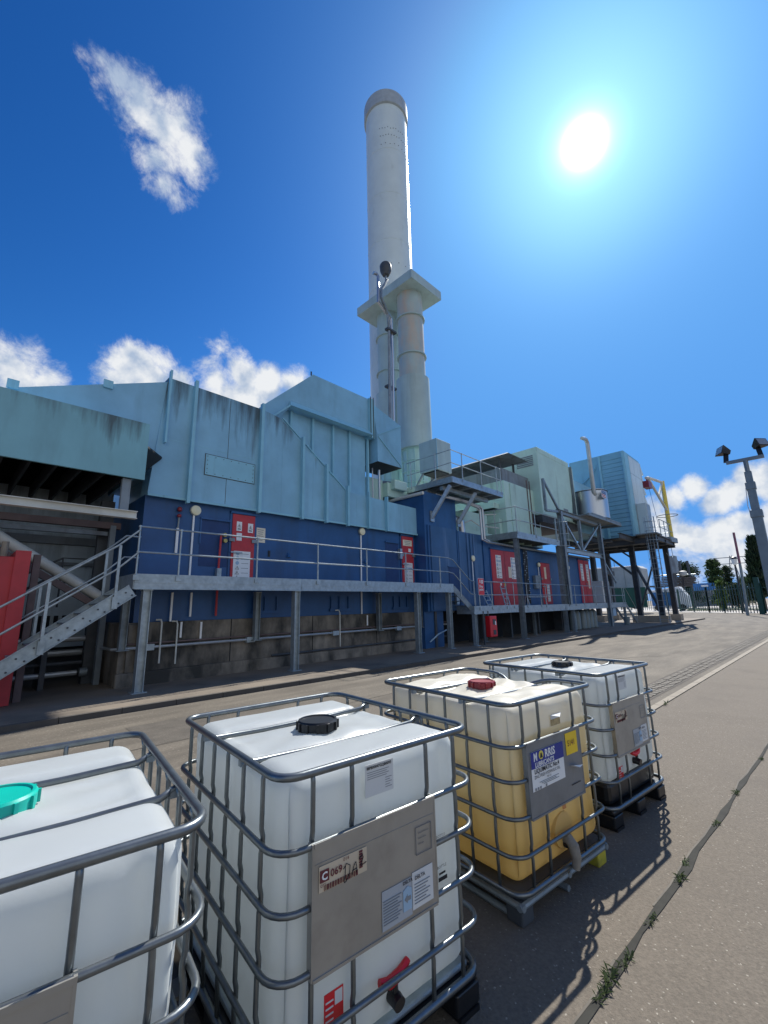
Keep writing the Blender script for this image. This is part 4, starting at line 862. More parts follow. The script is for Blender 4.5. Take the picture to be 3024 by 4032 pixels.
# plant deck behind the platform
pk = thing('duct_casing', 'pale green duct casings on top of the blue building by the flues', 'casing', (15.5, 14, 6.4))
MB().box(13.0, 16.6, 12.6, 16.5, 6.42, 7.05).build('base_box', M_green, pk, bevel=.02); MB().box(13.2, 14.0, 12.35, 12.6, 6.75, 7.15).build('side_box', M_green, pk, bevel=.02)
MB().tube([(12.3, 12.4, 5.7), (12.3, 12.4, 7.4)], .05, 8).tube([(12.1, 12.6, 5.7), (12.1, 12.6, 7.5)], .03, 8).build('riser_pipe', M_stain, pk, smooth=True)
MB().tube([(12.4, 13.4, 6.9), (13.4, 13.2, 7.2), (14.6, 13.2, 7.3)], .12, 10).build('pipe', M_grey, pk, smooth=True)
MB().box(12.1, 13.0, 12.9, 14.2, 5.8, 7.2).build('valve_box', M_green, pk)
bxb = thing('silencer_box', 'pale grey green box standing beside the flues above the platform', 'box', (15.7, 12, 7.5))
MB().box(15.2, 16.31, 11.5, 12.56, 7.86, 9.38).build('casing', M_fgreen, bxb, bevel=.02); MB().box(15.28, 16.2, 11.58, 12.45, 7.80, 7.858).build('soffit_shade_sheet', M_baffle_shade, bxb)  # dark sheet below the casing is painted underside shade
MB().box(15.19, 15.21, 11.49, 11.51, 7.86, 9.38).build('corner_trim', M_clad2, bxb); MB().bar((15.25, 12.4, 7.85), (15.6, 13.3, 7.2), .08, .08).bar((16.2, 12.4, 7.85), (16.0, 13.3, 7.2), .08, .08).build('leg', M_galvd, bxb)
# ------------------------------------------------------------------ flues with their common cap
fl = thing('twin_flues', 'pair of tall grey green flues under one square cap', 'flue', (17, 15, 7))
def flue(cx, cy, mtop, zs):
    MB().tube([(cx, cy, z) for z in (13.4, 20.4)], .74, 40).build('upper_flue', mtop, fl, smooth=True)
    MB().tube([(cx, cy, 9.9), (cx, cy, 14.05), (cx, cy, 14.10)], [.93, .93, .76], 40).build('sleeve', M_fgreen, fl, smooth=True)
    MB().tube([(cx, cy, 6.6), (cx, cy, 10.0)], .70, 32).build('lower_flue', M_green, fl, smooth=True)
    for z in zs: MB().lathe((cx, cy, z), [(.74, 0), (.84, 0), (.84, .07), (.74, .07)], 40).build('band', M_fgreen, fl, smooth=True)
    for z in (7.4, 8.0, 8.6, 9.2, 9.85): MB().lathe((cx, cy, z), [(.70, 0), (.76, 0), (.76, .06), (.70, .06)], 32).build('band', M_green, fl, smooth=True)
    q = MB()
    for k in range(10): an = 2*math.pi*k/10; p = Vector((cx+math.cos(an)*.73, cy+math.sin(an)*.73, 0)); q.bar(p+Vector((0, 0, 6.7)), p+Vector((0, 0, 9.9)), .05, .05)
    q.build('vertical_rib', M_green, fl)
flue(16.95, 14.25, M_rust, (15.45, 17.85)); flue(17.35, 16.35, M_fgreen, (15.45, 17.85))
cp = MB().hull([(x, y, 19.45) for x, y in ((15.78, 13.05), (18.45, 13.05), (18.45, 17.55), (15.78, 17.55))]+[(15.78, 13.05, 20.0), (18.45, 13.05, 20.0), (18.45, 17.55, 20.0), (15.78, 17.55, 20.0)]+[(16.15, 13.35, 20.35), (18.1, 13.35, 20.35), (18.1, 17.2, 20.35), (16.15, 17.2, 20.35)]).build('cap', M_fgreen, fl)
for o_, pts in (('drain_pipe', ((-.0, 0),)),):
    MB().tube([at('m', 370, 170, Y=13.6), at('m', 395, 178, Y=13.6), at('m', 413, 200, Y=13.4), at('m', 415, 420, Y=13.2), at('m', 520, 570, Y=13.6), at('m', 522, 700, Y=13.7), at('m', 530, 1480, Y=13.2)], .045, 8).build('vent_pipe', M_stain, fl, smooth=True)
    MB().tube([at('m', 378, 160, Y=13.5), at('m', 405, 170, Y=13.5), at('m', 420, 195, Y=13.4), at('m', 424, 410, Y=13.2), at('m', 532, 560, Y=13.6), at('m', 545, 900, Y=13.5), at('m', 555, 1480, Y=13.1)], .06, 8).build('vent_pipe', M_stain, fl, smooth=True)
    MB().tube([at('m', 500, 225, Y=13.5), at('m', 445, 310, Y=13.2), at('m', 445, 380, Y=13.1), at('m', 500, 520, Y=13.4), at('m', 512, 640, Y=13.5), at('m', 520, 1480, Y=13.1)], .07, 8).build('vent_pipe', M_galvd, fl, smooth=True)
for yy in (670, 1165): 
    q = at('m', 525, yy, Y=13.5); MB().box(q.x-.3, q.x+.35, q.y-.12, q.y+.12, q.z-.05, q.z+.05).build('pipe_clamp', M_dsteel, fl)
hn = thing('siren_horn', 'dark horn siren on a stub standing on the flue cap', 'siren', at('m', 485, 200, Y=13.6))
q = at('m', 485, 195, Y=13.6); MB().lathe(q, [(.05, 0), (.18, .06), (.30, .30), (.32, .62), (.26, .74), (.1, .78)], 20).build('horn', M_dsteel, hn, smooth=True); MB().tube([q+Vector((0, 0, -.35)), q+Vector((0, 0, .05))], .06, 8).build('stub', M_galvd, hn)
# ------------------------------------------------------------------ chimney
ch = thing('chimney_stack', 'very tall pale grey cylindrical chimney with dark collar at its top', 'chimney', (19.8, 18.35, 0))
SX, SY, SR, SH = 19.80, 18.35, 1.60, 40.6
sm = MB(); o_ = []
sm.lathe((SX, SY, 0), [(SR, .1), (SR, 8), (SR, 16), (SR, 24), (SR, 32), (SR, SH)], 72); sm.build('shaft', M_stack, ch, smooth=True)
MB().lathe((SX, SY, 0), [(SR+.005, SH-1.35), (SR+.13, SH-1.3), (SR+.13, SH-.1), (SR-.1, SH-.1)], 72).build('collar', M_fdark if 'M_fdark' in globals() else mat('weathered_collar', (.34, .40, .45), .6, var=.12), ch, smooth=True)
for z in (13.2, 17.6, 23.3, 27.0, 31.0, 35): MB().lathe((SX, SY, z), [(SR-.01, 0), (SR+.012, .0), (SR+.012, .05), (SR-.01, .05)], 72).build('weld_seam', M_stack, ch, smooth=True)
bo = MB(); rnd = random.Random(9)
for z, n_, st_ in ((36.9, 16, 0), (36.2, 16, .1), (35.4, 10, .2), (25.0, 6, 0), (22.9, 5, .3)):
    for k in range(n_):
        an = R(205)+k*R(60)/n_*2+st_*.3; p = Vector((SX+math.cos(an)*(SR+.0), SY+math.sin(an)*(SR+.0), z+rnd.uniform(-.06, .06))); bo.cyl(p, p+Vector((math.cos(an), math.sin(an), 0))*.02, .03, 6)
bo.build('bolt_heads', M_dsteel, ch)
# ------------------------------------------------------------------ pale green enclosures
g1 = thing('ventilation_enclosure', 'low pale green enclosure with stepped sides above the blue building', 'enclosure', (23, 14, 5))
MB().box(21.2, 25.35, 11.5, 17, 4.95, 8.50).build('casing', M_green, g1, bevel=.03)
MB().box(20.6, 21.19, 11.9, 17, 6.9, 7.2).build('ledge', M_green, g1); MB().box(20.62, 21.19, 11.95, 17, 6.885, 6.898).build('ledge_soffit_shade', M_baffle_shade, g1); MB().box(20.9, 21.19, 11.8, 17, 5.2, 6.3).build('side_panel', M_green, g1)  # thin dark sheet below the ledge paints in its shade
MB().box(21.5, 25.2, 11.75, 17, 8.5, 9.35).build('parapet', M_grey, g1)
for x in (21.8, 23.9, 24.25): MB().box(x, x+.06, 11.46, 11.5, 5.0, 8.4 if x < 23 else 9.0).build('stiffener', M_green if x < 23 else M_brown, g1)
MB().box(24.3, 25.2, 11.49, 11.5, 6.2, 7.0).build('opening', M_under, g1)
MB().hull([(21.3, 11.1, 10.02), (23.6, 11.1, 10.02), (23.6, 18, 10.02), (21.3, 18, 10.02), (21.9, 11.5, 10.30), (23.3, 11.5, 10.30), (23.3, 18, 10.30), (21.9, 18, 10.30)]).build('canopy_roof', M_grey, g1)
for x in (21.7, 23.3):
    for y in (11.9, 14.5): MB().box(x, x+.1, y, y+.1, 9.35, 10.02).build('canopy_post', M_dsteel, g1)
MB().box(17.2, 20.4, 12.0, 15, 4.96, 5.4).box(18.2, 20.5, 12.3, 15, 5.4, 6.5).build('side_casing', M_green, g1, bevel=.02); MB().box(17.0, 20.5, 11.9, 12.3, 4.96, 5.06).build('side_ledge', M_green, g1)
MB().tube([(19.0, 12.0, 6.6), (19.8, 12, 6.4), (20.6, 11.8, 6.5)], .03, 6).tube([(17.4, 11.9, 5.6), (18.3, 11.9, 5.9), (19.0, 11.9, 5.7), (20.8, 11.8, 5.75)], .03, 6).build('cable', M_beam, g1)
g2 = thing('exhaust_enclosure', 'tall pale green windowless enclosure between low enclosure and filter house', 'enclosure', (27.4, 14, 6.8))
MB().box(24.75, 29.5, 11.0, 17, 6.95, 11.25).build('casing', M_green, g2, bevel=.03)
MB().box(29.5, 29.9, 11.12, 17, 6.95, 11.1).box(29.98, 30.35, 11.05, 17, 6.95, 11.0).build('end_section', M_green, g2, bevel=.02)
MB().box(29.9, 29.98, 10.96, 17, 6.95, 11.05).build('joint_flange', M_grey, g2); MB().box(30.35, 30.6, 11.2, 17, 6.95, 10.9).build('expansion_joint', M_dsteel, g2)
MB().box(24.76, 29.5, 10.985, 11.0, 10.9, 11.2).build('roof_trim', M_green, g2); MB().box(27.9, 28.6, 10.985, 11.0, 7.3, 7.75).build('hatch', M_grey, g2)
gr = MB()
for j in range(6): gr.box(24.72, 24.75, 11.3, 12.4, 10.1+j*.12, 10.17+j*.12)
gr.build('side_louvre', M_grey, g2)
MB().hull([(29.2, 10.99, 7.0), (29.9, 10.99, 7.0), (29.85, 10.99, 8.7), (29.6, 10.99, 9.0)]).build('oil_stain', mat('oil_stain', (.05, .08, .08), .6, var=.3, vs=8), g2)
MB().box(24.8, 30.3, 11.1, 16.5, 6.5, 6.94).build('support_floor', M_dsteel, g2)
# ------------------------------------------------------------------ high walkway with ladder and tall legs
p2 = thing('high_walkway', 'short grey steel walkway on tall legs above the red double doors', 'platform', (22, 11, 5), 'high steel platforms')
deck(p2, 19.5, 24.55, 10.1, 12.0, 5.16, splits=(22,))
for x, z0_ in ((19.55, .1), (24.45, .1)):
    hleg(p2, x-.02, 10.2, z0_, 4.88, .20, .20, M_galvd); 
rail_run(p2, [(19.55, 12, 5.18), (19.55, 10.1, 5.18), (24.5, 10.1, 5.18)], h=1.3, mid=.62, posts=[(19.55, 11.3, 5.18), (19.55, 10.1, 5.18), (21.6, 10.1, 5.18), (24.2, 10.1, 5.18)], r=.024)
def ladder(parent, x, y, z0_, z1_, cage=None, w_=.45, ax='y', step=.45, mt=M_galv):
    lb = MB(); d = Vector((0, 1, 0)) if ax == 'y' else Vector((1, 0, 0)); p = Vector((x, y, 0)); off = Vector((-1, 0, 0)) if ax == 'y' else Vector((0, -1, 0))
    for s_ in (-1, 1): lb.bar(p+d*s_*w_/2+Vector((0, 0, z0_)), p+d*s_*w_/2+Vector((0, 0, z1_)), .05, .05)
    lb.build('stile', mt, parent)
    rg = MB(); z = z0_+.25
    while z < z1_: rg.tube([p-d*w_/2+Vector((0, 0, z)), p+d*w_/2+Vector((0, 0, z))], .018, 6); z += step
    rg.build('rungs', mt, parent)
    if cage:
        cg = MB(); z = cage[0]; rr = .38
        while z <= cage[1]+.01:
            pts = [p+d*(rr*math.cos(R(a_)))+off*(rr*math.sin(R(a_))*1.6)+Vector((0, 0, z)) for a_ in range(0, 181, 20)]; cg.tube(pts, .018, 5); z += .7
        for a_ in (30, 60, 90, 120, 150): q_ = p+d*(rr*math.cos(R(a_)))+off*(rr*math.sin(R(a_))*1.6); cg.bar(q_+Vector((0, 0, cage[0])), q_+Vector((0, 0, cage[1])), .03, .015)
        cg.build('safety_cage', mt, parent)
l2 = thing('access_ladder', 'caged grey ladder rising from lower walkway to the high walkway', 'ladder', (24.9, 10.3, 1.6), 'fixed ladders'); ladder(l2, 24.95, 10.35, 1.6, 6.5, (4.9, 6.5), ax='x')
# ------------------------------------------------------------------ tank on its frame
tf = thing('tank_frame', 'dark trussed steel frame carrying the stainless tank beside green enclosure', 'steel frame', (28, 10.2, .1))
for x, z0_ in ((25.0, 1.6), (31.35, .1)): MB().ibeam((x, 10.12, z0_), (x, 10.12, 7.0), .26, .26, .025).build('column', M_galvd, tf)
MB().ibeam((24.7, 10.12, 6.95), (31.6, 10.12, 6.95), .22, .26, .02).build('top_beam', M_galvd, tf); MB().ibeam((25.0, 10.12, 4.72), (31.4, 10.12, 4.72), .22, .28, .02).build('lower_beam', M_galv, tf)
for x in (27.75,): MB().box(x, x+.16, 10.05, 10.2, 4.86, 6.82).build('middle_post', M_galvd, tf)
MB().box(27.3, 27.6, 10.9, 11.1, 4.2, 6.82).build('rear_post', M_dsteel, tf)
for a_, b_ in (((25.1, 6.8), (27.5, 4.9)), ((31.2, 6.8), (27.95, 4.9)), ((31.4, 4.5), (33.5, 3.0))): MB().bar((a_[0], 10.12, a_[1]), (b_[0], 10.12, b_[1]), .10, .10).build('diagonal', M_galv, tf)
MB().bar((23.2, 10.12, 6.80), (24.9, 10.12, 6.95), .12, .12).bar((23.15, 10.12, 6.8), (23.15, 10.12, 8.65), .12, .14).bar((23.15, 10.12, 8.6), (24.95, 10.12, 7.0), .10, .12).build('outrigger', M_galvd, tf)
MB().box(29.0, 34.6, 9.6, 11.6, 7.30, 7.38).build('tank_platform', M_galvd, tf); MB().bar((28.3, 9.65, 7.2), (34.7, 9.65, 7.2), .12, .16).bar((34.6, 9.65, 7.2), (34.6, 11.5, 7.2), .12, .16).build('platform_edge', M_galvd, tf)
MB().bar((31.4, 10.12, 3.7), (34.5, 10.6, 3.7), .25, .3).build('stub_beam', M_dsteel, tf)
tk = thing('header_tank', 'stainless cylindrical tank with tall bent vent pipe on steel frame', 'tank', (31.9, 10.5, 7.4))
TX, TY, TR = 31.9, 10.65, 1.16
MB().lathe((TX, TY, 7.39), [(TR, 0), (TR, 1.95), (TR+.03, 1.97), (TR+.03, 2.03), (.05, 2.06)], 48).build('shell', M_stain, tk, smooth=True)
MB().lathe((TX, TY, 9.33), [(TR+.04, 0), (TR+.05, 0), (TR+.05, .05), (TR+.04, .05)], 48).build('rim', M_dsteel, tk, smooth=True)
vx, vy = 30.95, 10.0
MB().tube([(vx+.12, vy-.0, 8.95), (vx, vy, 9.2), (vx, vy, 12.6), (vx-.05, vy, 12.85), (vx-.25, vy, 13.0), (vx-.5, vy, 13.0), (vx-1.0, vy, 12.9)], [.13, .15, .14, .14, .14, .13, .12], 14).build('vent_pipe', M_pipe, tk, smooth=True)
MB().tube([(vx+.15, vy, 8.85), (vx+.35, vy+.1, 8.75)], .15, 12).build('valve', M_dsteel, tk, smooth=True); MB().box(vx+.3, vx+.55, vy-.12, vy+.05, 8.1, 8.55).build('gauge', M_dsteel, tk)
lx = at('s', 2372, 1945, Y=9.52)
nx = Vector((.0, -1, 0)); lb = MB().box(lx.x-.42, lx.x+.42, 9.44, 9.455, lx.z-.30, lx.z+.22).build('maker_label', M_white, tk)
MB().box(lx.x-.39, lx.x+.39, 9.432, 9.4399, lx.z-.03, lx.z+.19).build('blue_lettering_band', M_inkb, lb); MB().box(lx.x-.36, lx.x+.36, 9.432, 9.4399, lx.z-.14, lx.z-.08).box(lx.x-.36, lx.x+.36, 9.432, 9.4399, lx.z-.25, lx.z-.20).build('red_lettering_band', M_red, lb)
g = MB()
for i in range(7): g.box(lx.x-.34+i*.10, lx.x-.29+i*.10, 9.425, 9.4319, lx.z+.02, lx.z+.14)
g.build('letter_gaps', M_lblue, lb)
# ------------------------------------------------------------------ filter house
FX, FYF, FYB = 37.0, 9.36, 13.7
fh = thing('filter_house', 'high blue filter house with horizontal louvres raised on dark steel legs', 'building', (39, 11, 6.5))
MB().box(FX, 41.3, FYF, FYB, 6.62, 13.58).build('casing', M_fh if 'M_fh' in globals() else mat('filter_house_blue', (.19, .42, .56), .45, var=.08, vs=.8, dirt=(.06, .14, .20), damt=.4, dthr=.6, dstretch=vst), fh)
M_fh = MAT['filter_house_blue']
nl = 19
for i in range(nl):
    z = 6.75+i*(13.35-6.75)/nl; MB().add([(FX-.05, FYF+.14, z+.025), (FX-.05, 11.15, z+.025), (FX-.02, 11.15, z+.34), (FX-.02, FYF+.14, z+.34), (FX-.01, FYF+.14, z), (FX-.01, 11.15, z)], [(0, 1, 2, 3), (0, 4, 5, 1), (0, 3, 4), (1, 5, 2)]).build('louvre', M_fh, fh)
for y in (FYF+.06, 11.2): MB().box(FX-.14, FX-.001, y-.07, y+.07, 6.6, 13.5).build('corner_post', M_clad2, fh)
for x, c in ((37.6, M_clad2),): MB().box(FX+.01, 38.1, FYF-.03, FYF-.001, 6.6, 13.5).build('front_edge_panel', M_clad2, fh)
for x0_, x1_ in ((38.15, 39.3), (39.33, 40.45), (40.48, 41.5)):
    for za, zb_ in ((6.7, 9.3), (9.33, 11.9), (11.93, 13.4)): MB().box(x0_, x1_, FYF-.04, FYF-.001, za, zb_).build('front_panel', M_stack, fh)
for i in range(6):
    z = 8.0+i*.9; MB().add([(41.3, FYF-.05, z), (42.1, FYF-.05, z), (41.3, FYF-.05, z+.85), (41.3, 13, z), (42.1, 13, z), (41.3, 13, z+.85)], [(0, 1, 2), (3, 5, 4), (1, 4, 5, 2), (0, 3, 4, 1)]).build('weather_hood', M_stack, fh)
MB().add([(FX-.02, 11.9, 12.0), (FX-.02, 11.35, 12.9), (FX-.02, 12.9, 11.2), (FX-.35, 12.9, 11.2), (FX-.3, 11.9, 12.0)], [(0, 1, 4), (0, 4, 3, 2)]).build('gusset', M_clad2, fh)
MB().box(FX-.1, FX, 11.3, 13.6, 9.9, 9.98).build('rib', M_clad, fh)
MB().box(30.62, FX-.001, 11.6, 16, 6.7, 10.6).build('link_duct', M_clad, fh)
MB().tube([(FX-.3, 10.2, 13.0), (FX-.3, 10.2, 13.05)], .02, 4)
fp = thing('filter_platform', 'dark heavy steel platform and legs carrying the blue filter house', 'steel frame', (39, 11, .1))
for y in (8.0, 9.5, 11.5, 13.6): MB().ibeam((33.5 if y > 9 else 37.4, y, 6.30), (42.6, y, 6.30), .22, .40, .03).build('main_beam', M_dsteel, fp)
for x in (36.9, 39.5, 42.3): MB().ibeam((x, 7.9, 6.15), (x, 14, 6.15), .25, .40, .03).build('cross_beam', M_dsteel, fp)
for x in (37.5, 34.0): MB().bar((x, 8.4 if x > 35 else 10.2, 6.02), (x, 14.0, 6.02), .4, .12).build('cross_beam', M_dsteel, fp)
MB().box(36.8, 42.5, 7.9, 14, 6.52, 6.58).build('deck', M_dsteel, fp)
for (x, y) in ((38.4, 10.15), (38.1, 8.62), (42.2, 8.6), (42.2, 13.2), (38.4, 13.2)):
    MB().ibeam((x, y, .55), (x, y, 6.1), .36, .36, .04).build('leg', M_dsteel, fp)
for (x0_, x1_, y0_, y1_) in ((37.9, 38.9, 8.25, 10.65), (41.8, 42.7, 8.2, 9.0), (41.8, 42.7, 12.8, 13.6), (37.9, 38.9, 12.7, 13.7)): MB().box(x0_, x1_, y0_, y1_, .05, .60).build('concrete_base', M_block, fp, bevel=.02)
MB().bar((38.4, 10.15, 3.6), (38.4, 12.6, 6.0), .16, .16).bar((38.4, 10.15, 5.0), (38.4, 11.4, 6.1), .12, .12).build('diagonal', M_dsteel, fp); MB().bar((38.1, 8.62, .8), (38.4, 10.15, 4.8), .16, .16).bar((38.4, 10.15, .8), (38.1, 8.62, 4.8), .10, .10).build('diagonal', M_dsteel, fp)
MB().box(36.2, 37.8, 7.75, 9.2, 6.55, 6.62).build('balcony_deck', M_galvd, fp)
rail_run(fp, [(38.2, 7.9, 6.6), (42.2, 7.9, 6.6), (42.2, 9.2, 6.6)], h=1.25, mid=.62, posts=[(38.2, 7.9, 6.6), (39.6, 7.9, 6.6), (41.0, 7.9, 6.6), (42.2, 7.9, 6.6)], r=.03)
cbx = MB().box(38.2, 39.3, 8.6, 9.3, 6.62, 9.3).build('white_cabinet', M_stack, fp, bevel=.03)
MB().box(38.24, 39.26, 8.58, 8.60, 6.7, 9.2).build('cabinet_door', M_galv, cbx)
l3 = thing('access_ladder', 'tall caged ladder climbing the dark legs of the filter house', 'ladder', (36.9, 8.2, .1), 'fixed ladders'); ladder(l3, 36.9, 8.25, .1, 7.9, (2.6, 7.9), w_=.6)
dv_ = thing('davit_crane', 'yellow davit crane frame at the end of the filter platform', 'crane', (42.2, 8, 6.7))
MB().bar((41.0, 8.0, 6.55), (43.3, 8.0, 6.60), .35, .40).build('base_beam', M_galvd, dv_)
MB().tube([(42.05, 8, 6.8), (42.05, 8, 11.65)], .16, 12).build('post', M_yelp, dv_, smooth=True); MB().tube([(42.05, 8, 11.55), (37.4, 8, 11.05), (36.8, 8, 10.9)], .11, 10).tube([(37.5, 8, 10.95), (42.0, 8, 9.1)], .10, 10).tube([(41.8, 8, 11.4), (40.0, 8, 10.05)], .08, 8).build('jib', M_beam, dv_, smooth=True)
MB().tube([(41.8+.75*math.cos(R(a_)), 8+.75*math.sin(R(a_)), 8.6) for a_ in range(0, 360, 20)], .03, 6, closed=True).build('hoop', M_galvd, dv_)
MB().box(36.4, 37.3, 7.8, 8.2, 10.1, 10.6).tube([(36.9, 8, 10.6), (36.9, 8, 10.95)], .05, 6).build('hoist', M_dred, dv_)
MB().tube([(37.2, 8, 10.2), (38.4, 8, 7.2)], .015, 5).tube([(41.6, 8, 11), (41.0, 8, 7.4)], .015, 5).build('hoist_chain', M_bluep, dv_)
MB().tube([(42.3, 8.2, 6.2), (42.0, 8.1, 5.2), (41.2, 8.1, 5.0), (40.3, 8.2, 5.4)], .02, 5).build('loose_cable', M_galvd, dv_)
# ------------------------------------------------------------------ things on and under the lower walkway
fsn = tag(MB().box(15.66, 16.06, 10.03, 10.045, 2.12, 2.79).build('fire_point_sign', M_redp), 'red fire point sign fixed on the railing of the lower walkway', 'sign')
MB().box(15.645, 16.075, 10.046, 10.050, 2.105, 2.805).build('white_border', M_white, fsn)
text('Fire', .17, M_white, fsn, (15.70, 10.025, 2.41), bold=.004); text('point', .15, M_white, fsn, (15.68, 10.025, 2.29), bold=.004)
MB().box(15.74, 15.80, 10.022, 10.029, 2.60, 2.74).box(15.87, 15.92, 10.022, 10.029, 2.58, 2.74).prism([(15.92, 2.58), (15.99, 2.60), (15.96, 2.66), (16.0, 2.71), (15.95, 2.75), (15.93, 2.68)], 10.022, 10.029).build('symbol', M_white, fsn)
fb_ = thing('fire_cabinet', 'red fire extinguisher cabinet hanging under the lower walkway edge', 'cabinet', (16.55, 10.1, .37))
MB().box(16.30, 16.84, 10.0, 10.25, .38, 1.24).build('body', M_redp, fb_, bevel=.03); MB().box(16.50, 16.72, 9.988, 10.0, .88, 1.10).box(16.50, 16.72, 9.988, 10.0, .47, .66).build('window', M_dsteel, fb_); MB().box(16.66, 16.74, 9.985, 9.9995, .86, 1.02).build('sticker', M_white, fb_)
MB().box(16.32, 16.38, 10.1, 10.16, 1.24, 1.45).box(15.95, 16.02, 10.1, 10.16, .1, 1.45).build('hanger', M_dsteel, fb_)
def steplad(x, y, z, h, label, lean=.25):
    t = thing('step_ladder', label, 'ladder', (x, y, z), 'portable ladders on the walkway')
    for dx in (0, .42): MB().bar((x+dx, y, z), (x+dx+lean*.3, y+lean, z+h), .05, .03).build('stile', M_galv, t)
    r_b = MB()
    for i in range(4): k = (i+.6)/4.2; r_b.box(x+lean*.3*k, x+.42+lean*.3*k, y+lean*k-.04, y+lean*k+.02, z+h*k, z+h*k+.03)
    r_b.build('steps', M_galv, t)
steplad(18.3, 10.35, 1.6, .95, 'aluminium step ladder standing before the red double doors'); steplad(16.9, 10.4, 1.6, .75, 'small aluminium ladder leaning on blue wall by fire point sign', .4)
bench = thing('work_trestle', 'low aluminium trestle on the lower walkway before the narrow red door', 'trestle', (21.6, 10.4, 1.6))
MB().box(20.5, 22.6, 10.3, 10.6, 2.02, 2.06).build('top', M_galv, bench)
for x in (20.55, 22.5): MB().bar((x, 10.3, 1.6), (x, 10.4, 2.02), .04, .04).bar((x+.1, 10.6, 1.6), (x, 10.5, 2.02), .04, .04).build('leg', M_galv, bench)
for i in range(6):
    x = 26.7+i*.62+(.0 if i < 2 else .25); t = thing('gas_bottle', 'grey gas bottle in the row standing under the far part of lower walkway', 'gas bottle', (x, 10.75, .1), 'gas bottles under the walkway')
    MB().lathe((x, 10.75, .1), [(.20, 0), (.23, .04), (.23, .95), (.17, 1.1), (.06, 1.16)], 16).build('body', M_cyl, t, smooth=True); MB().cyl((x, 10.75, 1.24), (x, 10.75, 1.34), .04, 8).build('valve', M_brass, t)
bk = thing('bucket', 'pale grey bucket on the pavement near the end of walkway', 'bucket', (33.9, 9.9, .1))
MB().lathe((33.9, 9.9, .1), [(.16, 0), (.22, .5), (.24, .5), (.24, .53), (.20, .53), (.19, .45)], 16).build('pail', M_cyl, bk, smooth=True)
bp_ = tag(MB().box(32.3, 32.9, 10.2, 10.3, .75, 1.3).build('blue_notice', M_lblue), 'small blue notice plate hanging below lower walkway', 'sign')
wt = thing('white_appliance', 'white upright plastic unit standing past the last red doors', 'cabinet', (33, 10.9, 1.6))
MB().box(32.6, 34.0, 10.75, 11.5, 1.62, 3.15).build('body', M_white, wt, bevel=.05); MB().box(32.7, 33.9, 10.73, 10.75, 2.55, 2.9).build('top_drawer', M_galv, wt)
hs = tag(MB().tube([(13.5, 11.0, .35), (13.9, 10.9, .62), (14.5, 10.95, .75)], .03, 8).build('loose_hose', M_lblue), 'short pale blue hose stub lying under the walkway by the plinth', 'hose')
# ------------------------------------------------------------------ floodlight mast
LX, LY = 16.0, .907
lm = thing('floodlight_mast', 'grey telescopic mast with crossbar carrying two black floodlights', 'lamp post', (LX, LY, 0))
for z0_, z1_, w_ in ((0, 4.05, .235), (4.05, 4.9, .19), (4.9, 5.33, .165)): MB().box(LX-w_/2, LX+w_/2, LY-w_/2, LY+w_/2, z0_, z1_).build('mast_section', M_graf, lm, bevel=.01)
for z, q_ in ((4.1, .14), (4.92, .115)): MB().box(LX-q_, LX+q_, LY-q_, LY+q_, z-.13, z+.08).build('mast_collar', M_graf, lm, bevel=.01)
MB().tube([(LX, LY, 5.33), (LX, LY, 5.66)], .06, 10).build('spigot', M_graf, lm)
pa = Vector((LX, 1.35, 5.70)); pb_ = Vector((LX, .485, 5.70))
MB().bar(pa, pb_, .09, .09).build('crossbar', M_graf, lm)
MB().tube([(LX-.10, LY+.11, 3.95), (LX-.12, LY+.145, 4.3), (LX-.1, LY+.11, 4.85)], .012, 6).build('cable', M_white, lm)
for s_ in (1, -1):
    c = Vector((LX, LY+(.44 if s_ > 0 else -.36), 6.06)); d = Vector((-.45, .60*s_+.05, .28)).normalized()
    a_ = d.cross(Vector((0, 0, 1))).normalized(); b__ = a_.cross(d)
    fl_ = MB().hull([c+d*.13+a_*i*.18+b__*j*.13 for i in (-1, 1) for j in (-1, 1)]+[c-d*.14+a_*i*.07+b__*j*.06 for i in (-1, 1) for j in (-1, 1)]).build('floodlight', M_black, lm)
    MB().hull([c+d*(.132+k)+a_*i*.155+b__*j*.105 for i in (-1, 1) for j in (-1, 1) for k in (0, .006)]).build('lens', M_glass, fl_)
    MB().bar((LX, c.y, 5.72), c-d*.05, .06, .12).build('yoke', M_black, fl_)
# ------------------------------------------------------------------ fence and the world beyond
def fence_run(p, q, label, npale, h=3.3, posts=4):
    t = thing('palisade_fence', label, 'fence', ((p[0]+q[0])/2, (p[1]+q[1])/2, 0), 'green palisade fencing')
    p, q = Vector((*p, 0)), Vector((*q, 0)); d = (q-p); n_ = d.normalized()
    for z in (.45, h-.5): MB().bar(p+Vector((0, 0, z)), q+Vector((0, 0, z)), .05, .08).build('fence_rail', M_fgr, t)
    for i in range(npale):
        c = p+d*((i+.5)/npale); w_ = .075
        MB().add([c-n_*w_+Vector((0, 0, .08)), c+n_*w_+Vector((0, 0, .08)), c+n_*w_+Vector((0, 0, h-.12)), c+Vector((0, 0, h+.05)), c-n_*w_+Vector((0, 0, h-.12))]+[v_+Vector((.03, .02, 0)) for v_ in (c-n_*w_+Vector((0, 0, .08)), c+n_*w_+Vector((0, 0, .08)), c+n_*w_+Vector((0, 0, h-.12)), c+Vector((0, 0, h+.05)), c-n_*w_+Vector((0, 0, h-.12)))], [(0, 1, 2, 3, 4), (9, 8, 7, 6, 5), (0, 5, 6, 1), (1, 6, 7, 2), (2, 7, 8, 3), (3, 8, 9, 4), (4, 9, 5, 0)]).build('pale', M_fgr, t)
    for i in range(posts+1): c = p+d*(i/posts); MB().bar(c, c+Vector((0, 0, h-.1)), .12, .12).build('fence_post', M_fgr, t)
